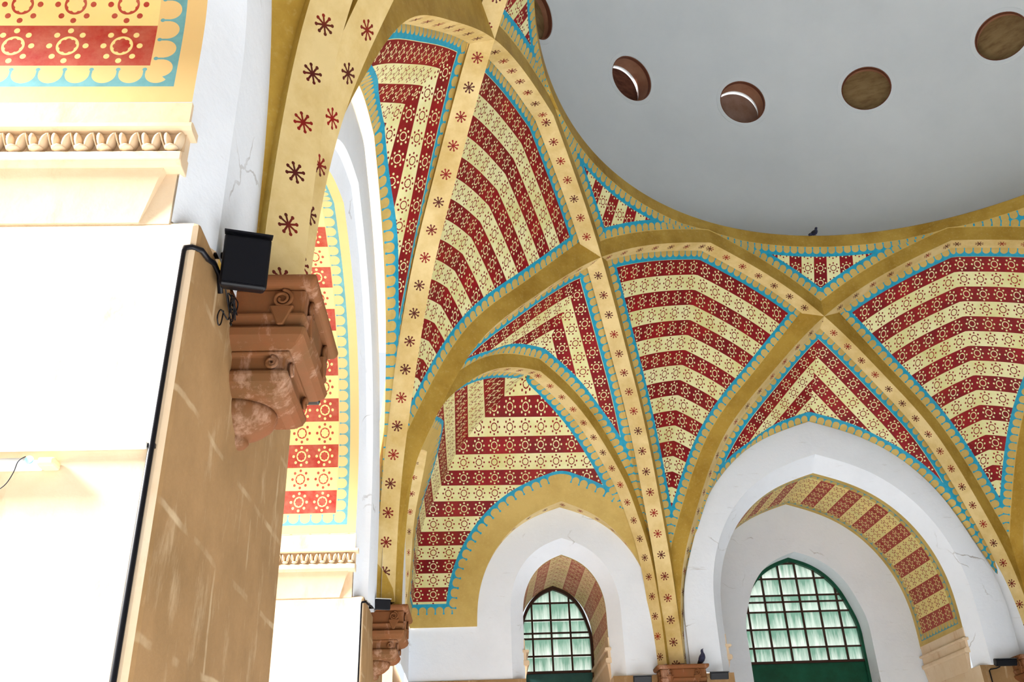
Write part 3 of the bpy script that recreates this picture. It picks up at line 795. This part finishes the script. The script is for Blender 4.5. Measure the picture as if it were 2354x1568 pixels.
# round openings
OC_R, OC_Z, OC_A, OC_RAD = 1.2235, 1.592, 2.0176, .071
oc_labels = [('round dome opening half hidden behind the dome ring at the left', 0), ('round dome opening with dark brick lattice and a bright crescent', 1),
             ('round dome opening with pinkish infill and a bright crescent', 1), ('flat brown round dome opening above a faint rain streak', 0), ('flat brown round dome opening in the upper right corner', 0)]
cutters = []
for i, (lb, lit) in enumerate(oc_labels):
    a = OC_A-PI/8*(i-1)
    p = Vector(Wd((OC_R*RX*math.cos(a), OC_R*RY*math.sin(a), OC_Z)))
    # dome normal (outward, in world units)
    ax_ = np.array([RX*KD*S, RY*KD*S, CD*S]); loc = np.array([OC_R*RX*math.cos(a)*S, OC_R*RY*math.sin(a)*S, (OC_Z-ZD)*S])
    nrm = Vector(loc/ax_**2).normalized(); side = Vector((0, 0, 1)).cross(nrm).normalized(); upv = nrm.cross(side)
    rad = OC_RAD*S
    def disc_ring(r, d, n=48, off=(0, 0)): return [p+nrm*d+side*(r*math.cos(2*PI*k/n)+off[0])+upv*(r*math.sin(2*PI*k/n)+off[1]) for k in range(n)]
    cm = bmesh.new(); A = [cm.verts.new(v) for v in disc_ring(rad, -.6)]; B = [cm.verts.new(v) for v in disc_ring(rad, 1.6)]
    cm.faces.new(A); cm.faces.new(B)
    for k in range(48): cm.faces.new((A[k], A[(k+1) % 48], B[(k+1) % 48], B[k]))
    bmesh.ops.recalc_face_normals(cm, faces=cm.faces)
    cme = bpy.data.meshes.new('cut'); cm.to_mesh(cme); cm.free(); co = bpy.data.objects.new('cut', cme); COL.objects.link(co); cutters.append(co)
    root = empty('round_window', p, lb, 'round opening', 'round openings in the dome', 'structure')
    def part(name, rings, mat, closed=None):
        vs, fs = [], []
        for rg in rings: vs += [v-p for v in rg]
        n = 48
        for j in range(len(rings)-1):
            for k in range(n): fs.append((j*n+k, j*n+(k+1) % n, (j+1)*n+(k+1) % n, (j+1)*n+k))
        if closed is not None: fs.append(tuple(range(closed*n, closed*n+n)))
        o = link(name, mesh_from(vs, fs, None, True), mat, root); md = o.modifiers.new('es', 'EDGE_SPLIT'); md.split_angle = math.radians(30); return o
    part('reveal', [disc_ring(rad-.012, .0), disc_ring(rad-.012, .40)], M_REVEAL)
    part('rim', [disc_ring(rad+.10, .02), disc_ring(rad+.07, -.035), disc_ring(rad-.01, -.035), disc_ring(rad-.014, .05)], M_DOME)
    part('inner_rim', [disc_ring(rad-.004, -.02), disc_ring(rad-.03, -.02), disc_ring(rad-.03, .05)], M_RUST)
    if lit: part('screen', [disc_ring(rad*1.02, .43, off=(.02, -.075)), disc_ring(rad*1.02, .49, off=(.02, -.075))], M_LATTICE if i == 1 else M_PINK, 0)
    else: part('screen', [disc_ring(rad, .17), disc_ring(rad, .23)], M_SCREEN, 0)
for co in cutters:
    md = dome.modifiers.new('cut', 'BOOLEAN'); md.operation = 'DIFFERENCE'; md.object = co; md.solver = 'EXACT'
bpy.context.view_layer.update()
dg = bpy.context.evaluated_depsgraph_get(); me2 = bpy.data.meshes.new_from_object(dome.evaluated_get(dg))
dome.modifiers.clear(); dome.data = me2
for co in cutters: bpy.data.objects.remove(co, do_unlink=True)
for p in dome.data.polygons: p.use_smooth = True
md = dome.modifiers.new('es', 'EDGE_SPLIT'); md.split_angle = math.radians(30)

# ------------------------------------------------------------------ windows
def window(name, fr, half, apex, spring, bars, rows, zbot, label, mframe, mbar, mpanel, panel_label):
    y = .35
    root = empty(name, Wd(fr(0, zbot, y)), label, 'window', kind='structure'); org = np.array(root.location)
    a, z = arch_line('O', half, apex, spring, -.58)
    def bld(s, nm, mats, par=root): return s.build(nm, mats, par, origin=org)
    # frame following the pointed opening
    s = Soup(); i_h, i_a = half-.007, apex-.010
    ai, zi = arch_line('O', i_h, i_a, spring, -.58)
    s.grid(np.array([fr(a+.0*a, z, y-.004), fr(ai, zi, y-.004), fr(ai, zi, y+.012)])); o = bld(s, 'frame', [mframe])
    xw = lambda zz: np.interp(zz, z[:len(z)//2+1], -a[:len(a)//2+1])
    zt = lambda xx: np.interp(abs(xx), -a[:len(a)//2+1][::-1], z[:len(a)//2+1][::-1])
    for b in bars:
        s = Soup(); lo, hi = fr(b-.0023, zbot, y+.001), fr(b+.0023, zt(b)-.004, y+.007); s.box(np.minimum(lo, hi), np.maximum(lo, hi)); bld(s, 'glazing_bar', [mbar])
    for r in rows:
        w = xw(r)-.003; s = Soup(); lo, hi = fr(-w, r-.002, y), fr(w, r+.002, y+.006); s.box(np.minimum(lo, hi), np.maximum(lo, hi)); bld(s, 'glazing_bar', [mbar])
    s = Soup(); k = [q for q in range(len(z)) if z[q] >= zbot]; s.poly([fr(-half, zbot, y+.008)]+[fr(a[q], z[q], y+.008) for q in k]+[fr(half, zbot, y+.008)]); bld(s, 'pane', [M_PANE])
    s = Soup(); lo, hi = fr(-half, -.58, y+.004), fr(half, zbot-.004, y+.012); s.box(np.minimum(lo, hi), np.maximum(lo, hi)); o = bld(s, 'lower_panel', [mpanel]); o['label'] = panel_label
    s = Soup(); lo, hi = fr(-half, zbot-.006, y-.002), fr(half, zbot, y+.006); s.box(np.minimum(lo, hi), np.maximum(lo, hi)); bld(s, 'transom', [mbar])
    return root
window('window_1', BACK_BIG, .161, .326, .12, [-.1305, -.0815, -.0325, .014, .063, .1143], [.090, .137, .182, .208, .225, .270, .311], .056,
       'large pointed window with brown glazing bars and green lower panel under the wide white arch', M_GREEN, M_BROWNPAINT, M_GREEN, 'dark green lower panel')
window('window_2', BACK_SMALL, .0975, .2655, .12, [-.0585, -.009, .041], [.086, .130, .1437, .177, .221], .0487,
       'small pointed window with dark grid and teal lower panel in the corner bay', M_BROWNPAINT, M_BROWNPAINT, M_TEAL, 'teal lower panel')

# ------------------------------------------------------------------ carved cornices on the jambs
def cornice(org, nd, dd, length, label, leaf=True, name='jamb_cornice'):
    """org: jamb corner (unit x, y); nd: away from the jamb face; dd: into the wall"""
    nd, dd = np.array([*nd, 0.]), np.array([*dd, 0.]); o3 = np.array([*org, 0.])
    base = Wd(o3); root = empty(name, base, label, 'cornice', kind='structure')
    pt = lambda o, d, z: o3+nd*o+dd*d+np.array([0, 0, z])
    def prism(pf, d0, d1, nm, mat, d0s=None):
        s = Soup(); n = len(pf); A = [pt(o, d0 if d0s is None else d0s[i], z) for i, (o, z) in enumerate(pf)]; B = [pt(o, d1, z) for o, z in pf]
        for i in range(n): j = (i+1) % n; s.poly([A[i], A[j], B[j], B[i]])
        s.poly(A[::-1]); s.poly(B); return s.build(nm, [mat], root, origin=base)
    prism([(-.004, .070), (.0015, .070), (.0015, .047), (-.004, .047)], -.001, length, 'plain_course', M_JAMB)
    prism([(-.004, .047), (.008, .047), (.0105, .0455), (.0105, .0425), (.008, .041), (-.004, .041)], -.006, length, 'upper_fillet', M_JAMB)
    prism([(-.004, .0412), (.004, .0412), (.004, .0248), (-.004, .0248)], -.002, length, 'leaf_band', M_JAMB)
    bevel(prism([(-.004, .025), (.0075, .025), (.0105, .0225), (.0105, .0160), (.0075, .0133), (-.004, .0133)], -.003, length, 'lower_fillet', M_JAMB), .006, 2)
    prism([(-.004, .0133), (.006, .0133), (.0045, .004), (.0006, -.0235), (-.004, -.0235)], 0, length, 'sloping_course', M_JAMB, [.008, .008, .011, .019, .019])
    # a row of drooping leaves
    n = int(length/.0136); first = None
    if leaf:
        for k in range(min(n, 22)):
            c = pt(.004, .0045+k*.0136, .0330)
            if first is None:
                bm = bmesh.new()
                for sgn in (-1, 1):
                    bmesh.ops.create_uvsphere(bm, u_segments=10, v_segments=8, radius=1, matrix=Matrix.Translation((sgn*.0034*S, .0020*S, 0)) @ Matrix.Rotation(sgn*.22, 4, 'Y') @ Matrix.Diagonal((.0024*S, .0052*S, .0072*S, 1)))
                bmesh.ops.create_uvsphere(bm, u_segments=8, v_segments=6, radius=1, matrix=Matrix.Translation((0, .004*S, -.0062*S)) @ Matrix.Diagonal((.0045*S, .0045*S, .0018*S, 1)))
                bmesh.ops.create_uvsphere(bm, u_segments=8, v_segments=6, radius=1, matrix=Matrix.Translation((.0064*S, .0026*S, 0)) @ Matrix.Rotation(.35, 4, 'Y') @ Matrix.Diagonal((.0007*S, .004*S, .0080*S, 1)))
                lm = bpy.data.meshes.new('leaf'); bm.to_mesh(lm); bm.free()
                for p in lm.polygons: p.use_smooth = True
                lm.materials.append(M_JAMB)
            lo = bpy.data.objects.new('leaf_carving', lm); COL.objects.link(lo); lo.parent = root; first = lo
            lo.matrix_local = Matrix((( dd[0], nd[0], 0, 0), (dd[1], nd[1], 0, 0), (0, 0, 1, 0), (0, 0, 0, 1)))
            lo.location = Vector(Wd(c)-base)
    return root
cornice((-1.050, J0), (0, -1), (-1, 0), .28, 'pale carved leaf cornice on the near sunlit jamb under the red striped band')
cornice((-1.050, J2), (0, -1), (-1, 0), .28, 'pale carved leaf cornice on the farther sunlit jamb, beyond the near pier')
cornice((fx1, YB+.050), (-1, 0), (0, 1), .235, 'weathered stone cornice under the right foot of the large striped arch', False)
cornice((fx0, YB+.050), (1, 0), (0, 1), .235, 'sliver of stone cornice at the left foot of the large striped arch', False)
cornice((-.664+.097, YB+.050), (-1, 0), (0, 1), .29, 'stone cornice on the right jamb of the small window', False)
cornice((-.664-.097, YB+.050), (1, 0), (0, 1), .29, 'sliver of stone cornice left of the small window', False)

# ------------------------------------------------------------------ stone corbels under the ribs
def corbel(c, out, label):
    out = np.array([*out, 0.]); al = np.array([-out[1], out[0], 0.]); c3 = np.array([*c, 0.])
    base = Wd(c3+np.array([0, 0, -.113])); root = empty('stone_corbel', base, label, 'corbel', kind='thing')
    T = lambda o, a, z: c3+out*o+al*a+np.array([0, 0, z])
    def tier(nm, prof_, bev=.012):
        s = Soup(); L = []
        for o, h, z in prof_: L.append([T(-.004, -h, z), T(o, -h, z), T(o, h, z), T(-.004, h, z)])
        for A, B in zip(L[:-1], L[1:]):
            for i in range(4): j = (i+1) % 4; s.poly([A[i], A[j], B[j], B[i]])
        s.poly(L[0]); s.poly(L[-1][::-1]); return bevel(s.build(nm, [M_CORBEL], root, origin=base), bev, 2)
    tier('abacus', [(.056, .057, -.008), (.056, .057, -.013), (.053, .054, -.0165)])
    tier('scroll_block', [(.0485, .050, -.0165), (.0475, .049, -.034), (.050, .052, -.036), (.0455, .047, -.0455)])
    tier('curved_course', [(.050, .052, -.0455), (.0505, .0525, -.0475), (.0490, .0510, -.0520), (.0450, .0465, -.0560), (.0390, .0410, -.0588)])
    tier('small_scroll_block', [(.0390, .0410, -.0588), (.0390, .0410, -.0612), (.0360, .0380, -.0618), (.0355, .0375, -.0720)])
    tier('bell', [(.0385, .0400, -.0720), (.0385, .0400, -.0755), (.0365, .0380, -.0800), (.0330, .0330, -.0840), (.0270, .0270, -.0870)])
    # drop: half round boss ending in a small tip
    s = Soup(); pf = [(.0265, -.0865), (.0270, -.0900), (.0245, -.0955), (.0180, -.1010), (.0110, -.1045), (.0075, -.1058), (.0085, -.1085), (.0060, -.1115), (.0, -.1130)]
    G = [[T(r*math.cos(q)*.95, r*math.sin(q), z) for q in np.linspace(-PI/2, PI/2, 15)] for r, z in pf]
    s.grid(np.array(G)); s.poly([T(0, -.0265, -.0865)]+[G[0][k] for k in range(15)])
    s.build('drop', [M_CORBEL], root, True, origin=base)
    # scrolls on front and side faces, with the tapering tongues between them
    def scroll(cen, nrm, axis, r, nm):
        vs, fs = [], []; cen = Vector(Wd(cen)-base); nrm = Vector(nrm); axis = Vector(axis); up = Vector((0, 0, 1)); k = 64
        path = []
        for q in range(k):
            t = q/(k-1); rr = r*(1-.72*t); an = t*3.6*PI
            path.append(cen+axis*rr*math.sin(an)*S+up*rr*math.cos(an)*S+nrm*.001*S)
        o = link(nm, tube_mesh(path, [.0015*S*(1-.3*i/k) for i in range(k)], 6), M_CORBEL, root); return o
    def tongue(pts, nm='tongue'):
        s = Soup(); n = len(pts); out_ = [p_ for p_ in pts]; s.poly(out_); return s
    for sg in (-1, 1):
        scroll(T(.0490, sg*.030, -.0245), out, al*sg, .0070, 'scroll')
        scroll(T(.0375, sg*.026, -.0670), out, al*sg, .0042, 'small_scroll')
        scroll(T(.033, sg*.0500, -.0245), al*sg, out, .0070, 'scroll')
        scroll(T(.027, sg*.0385, -.0670), al*sg, out, .0042, 'small_scroll')
        # tongues: tapering raised wedges below each scroll
        for (o_, a_, dirv, wv) in ((.0478, sg*.030, out, al), (.033, sg*.0490, al*sg, out)):
            cT = T(o_, a_, -.030); s = Soup(); hw = .0085
            q0 = [cT-wv*hw, cT+wv*hw, cT+wv*.002+np.array([0, 0, -.0150]), cT-wv*.002+np.array([0, 0, -.0150])]
            q1 = [p_+dirv*.0035 for p_ in q0]
            s.poly(q1); [s.poly([q0[i], q0[(i+1) % 4], q1[(i+1) % 4], q1[i]]) for i in range(4)]
            bevel(s.build('tongue', [M_CORBEL], root, origin=base), .006, 1)
    return root
XP = -1.033
corbel((XP, -.4775), (1, 0), 'large red sandstone corbel with scrolls on the near pier under the black floodlight')
corbel((XP, .4775), (1, 0), 'small red sandstone corbel on the farther left pier, left of the small window')
corbel((-.420, YB+.017), (0, -1), 'carved stone corbel between the two windows with a bird on it')
corbel((.389, YB+.017), (0, -1), 'carved stone corbel at the right foot of the large window arch')

# ------------------------------------------------------------------ floodlights
def floodlight(c, face, w, h, d, label, arms=True, wall_dir=(-1, 0, 0), wall_gap=.012, tilt=0.0, rim=False):
    """c: centre (unit); face: horizontal direction the glass looks to"""
    face = np.array(face, float); face /= np.linalg.norm(face); al = np.array([-face[1], face[0], 0]); up = np.array([0, 0, 1.0])
    ct, st = math.cos(tilt), math.sin(tilt); fdir = face*ct-up*st; upv = up*ct+face*st
    base = Wd(np.array(c)); root = empty('floodlight', base, label, 'floodlight')
    T = lambda a, f, z: np.array(c)+al*a+fdir*f+upv*z
    s = Soup(); L = []
    for f, k in ((-d*.5, .70), (-d*.1, .92), (d*.5, 1.0)): L.append([T(-w/2*k, f, -h/2*k), T(w/2*k, f, -h/2*k), T(w/2*k, f, h/2*k), T(-w/2*k, f, h/2*k)])
    for A, B in zip(L[:-1], L[1:]):
        for i in range(4): s.poly([A[i], A[(i+1) % 4], B[(i+1) % 4], B[i]])
    s.poly(L[0][::-1]); s.poly(L[-1]); bevel(s.build('housing', [M_BLACK], root, origin=base), .012, 2)
    s = Soup(); q0 = [T(-w*.44, d*.52, -h*.42), T(w*.44, d*.52, -h*.42), T(w*.44, d*.52, h*.42), T(-w*.44, d*.52, h*.42)]; q1 = [p+fdir*.0008 for p in q0]
    s.poly(q1); [s.poly([q0[i], q0[(i+1) % 4], q1[(i+1) % 4], q1[i]]) for i in range(4)]; s.build('glass', [M_LAMPGLASS], root, origin=base)
    s = Soup(); q0 = [T(-w*.5, d*.3, h*.5), T(w*.5, d*.3, h*.5), T(w*.51, d*.62, h*.505), T(-w*.51, d*.62, h*.505)]; q1 = [p+upv*.0012 for p in q0]
    s.poly(q0[::-1]); s.poly(q1); [s.poly([q0[i], q0[(i+1) % 4], q1[(i+1) % 4], q1[i]]) for i in range(4)]; s.build('visor', [M_GALV if rim else M_BLACK], root, origin=base)
    if arms:
        wd = np.array(wall_dir, float)
        for z in (.26*h, -.20*h):
            p0 = T(0, -.2*d, z)+wd*w*.3; p1 = T(0, -.2*d, z)+wd*(w*.5+wall_gap)
            link('bracket', tube_mesh([Vector(Wd(p0)-base), Vector(Wd(p1)-base)], .0022*S, 8), M_BLACK, root)
    return root
floodlight((-1.0150, -.573, -.0275), (.28, -1, 0), .0290, .0345, .022, 'large black floodlight on brackets in front of the near red corbel', tilt=.25, wall_gap=.006)
floodlight((-1.004, -.402, -.0330), (0, 1, 0), .022, .016, .018, 'black floodlight mostly hidden behind the near red corbel', tilt=.1, wall_gap=.02)
floodlight((-1.0165, .398, -.0140), (.3, -1, 0), .0250, .0165, .018, 'small black floodlight with bright top rim at the farther left corbel', tilt=.2, wall_gap=.006, rim=True)
for c, lb in (((-.510, 1.060, -.033), 'dark floodlight left of the corbel between the windows'), ((-.3405, 1.060, -.030), 'dark floodlight right of the corbel between the windows'),
              ((.304, 1.060, -.020), 'dark blue-black floodlight at the bottom right corner beside the stone cornice')):
    floodlight(c, (0, -1, 0), .041 if c[0] < 0 else .05, .0155, .02, lb, tilt=.35, wall_dir=(0, 1, 0), wall_gap=.004)

# ------------------------------------------------------------------ conduits, cables and the tube lamp
def pipe(pts, rad, label, name='conduit', cat='conduit', mat=M_BLACK, smoothn=0, group=None):
    w = [Vector(Wd(p)) for p in pts]; w = smooth_path(w, smoothn) if smoothn else w
    o = w[-1].copy() if w[-1].z < w[0].z else w[0].copy()
    ob = link(name, tube_mesh(w, rad*S, 10, o), mat); ob.location = o
    return tag(ob, label, cat, group)
xe = -1.0395
pipe([(xe, J0-.0018, -.586), (xe, J0-.0018, -.30), (xe, J0-.0018, -.0455), (xe+.0006, J0-.0012, -.0425), (xe+.004, J0, -.0412), (-1.0310, J0+.004, -.0408), (-1.0308, J0+.018, -.0380), (-1.0308, J0+.030, -.0330), (-1.0308, J0+.043, -.0330), (-1.0308, J0+.0505, -.0420)],
     .0017, 'black conduit running up the corner of the near pier to the large floodlight')
pipe([(-1.0368, J2-.0018, -.586), (-1.0368, J2-.0018, -.30), (-1.0368, J2-.0018, -.0335), (-1.0360, J2-.0012, -.0318), (-1.031, J2, -.031), (-1.0308, J2+.04, -.0255), (-1.0308, J2+.085, -.0185)],
     .0015, 'thin black conduit up the farther left pier to the small floodlight')
pipe([(-.556, 1.0925, -.60), (-.556, 1.0925, -.30), (-.556, 1.0925, -.0480), (-.553, 1.0925, -.0455), (-.528, 1.0925, -.0440), (-.523, 1.085, -.0400)], .0013, 'thin black conduit left of the corbel between the windows')
pipe([(.283, 1.0925, -.60), (.283, 1.0925, -.30), (.283, 1.0925, -.0330), (.286, 1.0925, -.0300), (.300, 1.0925, -.0285), (.306, 1.085, -.026)], .0013, 'thin black conduit at the bottom right corner')
random.seed(3)
tang = [(-1.0300, J0+.0495, -.030)]
for k in range(22):
    tang.append((-1.0290+random.uniform(-.0006, .003), -.5500+random.uniform(-.007, .013), -.0480+random.uniform(-.007, .014)))
tang += [(-1.0300, -.561, -.052), (-1.0300, -.567, -.060), (-1.0300, -.563, -.064), (-1.0300, -.558, -.060), (-1.0300, -.556, -.050)]
pipe(tang, .00045, 'tangled black cable hanging beside the large floodlight on the near pier', 'cable', 'cable', M_BLACK, 5)
def boxo(name, lo, hi, mat, parent, org, bev=.006):
    s = Soup(); s.box(np.minimum(lo, hi), np.maximum(lo, hi)); return bevel(s.build(name, [mat], parent, origin=org), bev, 2)
yj = J0
b0 = Wd((-1.2, yj, -.167)); tr = empty('cable_trunking', b0, 'long white cable trunking on the near sunlit jamb above the tube lamp', 'trunking')
boxo('cover', (-1.38, yj-.0040, -.1690), (-1.0415, yj, -.1655), M_PLASTIC, tr, b0)
boxo('end_piece', (-1.0415, yj-.0028, -.1686), (-1.0375, yj, -.1660), M_LAMPGLASS, tr, b0, .003)
b0 = Wd((-1.2, yj, -.178)); tl = empty('tube_lamp', b0, 'white tube lamp with cream end cap on the near sunlit jamb', 'lamp')
boxo('batten', (-1.38, yj-.0050, -.1798), (-1.0930, yj, -.1752), M_PLASTIC, tl, b0)
o = link('tube', tube_mesh([Vector(Wd((-1.37, yj-.0075, -.1775))-b0), Vector(Wd((-1.0960, yj-.0075, -.1775))-b0)], .0022*S, 14), M_PLASTIC, tl)
boxo('end_cap', (-1.0930, yj-.0092, -.1800), (-1.0842, yj, -.1752), M_ENDCAP, tl, b0, .01)['label'] = 'cream end cap'
st_ = Soup(); cc = np.array([-1.0965, yj-.0101, -.1772]); st_.poly([cc+np.array([.0021*math.cos(q), 0, .0021*math.sin(q)]) for q in np.linspace(0, 2*PI, 25)[:-1]]); st_.poly([cc+np.array([.0021*math.cos(q), .0008, .0021*math.sin(q)]) for q in np.linspace(0, 2*PI, 25)[:-1]][::-1])
st_.build('sticker', [M_BLUEDOT], tl, origin=b0)['label'] = 'pale blue round sticker'
pipe([(-1.0985, yj-.010, -.1755), (-1.1010, yj-.0112, -.1785), (-1.1035, yj-.0085, -.1835), (-1.1075, yj-.0065, -.1895), (-1.114, yj-.006, -.194)], .00025, 'thin dark wire drooping from the tube lamp', 'wire', 'wire', M_BIRDD, 5)

# ------------------------------------------------------------------ birds
def bird(loc, yaw, upright, size, label, fat=1.0):
    cu, su = math.cos(upright), math.sin(upright)
    # body axis in the bird's own plane, from tail tip to bill tip
    ax = [(-.62, -.05, .010), (-.50, -.03, .045), (-.34, -.01, .060), (-.22, .0, .105), (-.05, .0, .150), (.12, .02, .150), (.25, .07, .110), (.33, .13, .080), (.39, .19, .078), (.45, .215, .072), (.50, .215, .048), (.545, .205, .018), (.61, .195, .004)]
    pts, rad = [], []
    if upright > .8: ax = [(x if x > -.22 else -.22+(x+.22)*.3, z, r) for x, z, r in ax]
    for x, z, r in ax:
        pts.append(((x*cu-z*su)*size, 0, (x*su+z*cu)*size)); rad.append(r*size*(fat if x < .3 else 1+(fat-1)*.4))
    low = (.245 if upright < .8 else .36)*size
    P = smooth_path([Vector((p[0], 0, p[2]+low)) for p in pts], 3); rr = list(np.interp(np.linspace(0, 1, len(P)), np.linspace(0, 1, len(rad)), rad))
    me = tube_mesh(P, rr, 12); o = link('pigeon', me, M_BIRD); o.location = Vector(loc); o.rotation_euler = (0, 0, yaw)
    tag(o, label, 'bird')
    for sg in (-1, 1):
        # folded wing
        bm = bmesh.new(); bmesh.ops.create_uvsphere(bm, u_segments=14, v_segments=8, radius=1)
        for v in bm.verts: v.co.y *= .25+.75*(v.co.x < 0)*.6
        wm = bpy.data.meshes.new('wing'); bm.to_mesh(wm); bm.free()
        for p in wm.polygons: p.use_smooth = True
        w = link('wing', wm, M_BIRDD, o); w.scale = (.34*size, .05*size, .10*size); w.rotation_euler = (0, -upright+.04, 0)
        w.location = ((-.10*cu)*size, sg*.118*size, (-.10*su+.02)*size+low)
        lx = .02*size*cu
        link('leg', tube_mesh([Vector((lx, sg*.05*size, low-.10*size)), Vector((lx+.01*size, sg*.055*size, .02*size)), Vector((lx+.07*size, sg*.06*size, .008*size))], .012*size, 6), M_RUST, o)
    return o
bird(Wd((-.0050, .8335, ZR)), math.radians(25), .55, .30, 'dark bird perched on the ochre ring below the white dome')
bird(Wd((-.3725, 1.062, -.0072)), math.radians(-40), .95, .25, 'dark bird standing on the corbel between the two windows', 1.3)

# ------------------------------------------------------------------ the two walls and the roof added out of view to block and shape the light
s = Soup(); s.box((1.03, -1.34, -.56), (1.10, YB+.40, 1.06)); tag(s.build('blocker_wall_right', [M_BLOCKER]), 'plain grey wall added on the right to shape the light, out of view', 'wall', kind='structure')
s = Soup(); s.box((-1.40, -1.36, -.58), (1.10, -1.30, 1.06)); tag(s.build('blocker_wall_front', [M_BLOCKER]), 'plain grey wall added at the front to shape the light, out of view', 'wall', kind='structure')
s = Soup(); s.grid(np.array([ellip(KD+.02, 1.02), np.column_stack([np.clip(3*np.cos(th), -1.42, 1.12), np.clip(3*np.sin(th), -1.38, YB+.42), np.full(len(th), 1.02)])]))
tag(s.build('sky_blocker', [M_WHITE]), 'flat roof slab added over the vault to keep out the sky, out of view', 'sky_blocker', kind='structure')
# ------------------------------------------------------------------ groups of repeats
GROUPS = {'vault_rib': 'star-stencilled vault ribs', 'vault_panel': 'fan-shaped painted vault panels', 'spandrel_panel': 'small painted spandrel panels', 'stone_corbel': 'stone corbels under the ribs',
          'floodlight': 'black floodlights at the corbels', 'pigeon': 'dark birds', 'jamb_cornice': 'stone cornices on the jambs', 'conduit': 'black conduits', 'stone_pier': 'brown stone piers'}
for o in list(COL.objects):
    k = o.name.split('.')[0]
    if o.parent is None and k in GROUPS: o['group'] = GROUPS[k]
# ------------------------------------------------------------------ floor and ground
s = Soup(); s.box((-1.05, -1.30, -.600), (1.3, YB+.05, -.5886)); tag(s.build('floor', [M_FLOOR]), 'pale stone floor below the picture', 'floor', kind='structure')
s = Soup(); s.box((-9, -9, -.640), (9, 9, -.604)); tag(s.build('ground', [M_GROUND]), 'sunlit paving outside the hall', 'ground', kind='structure')
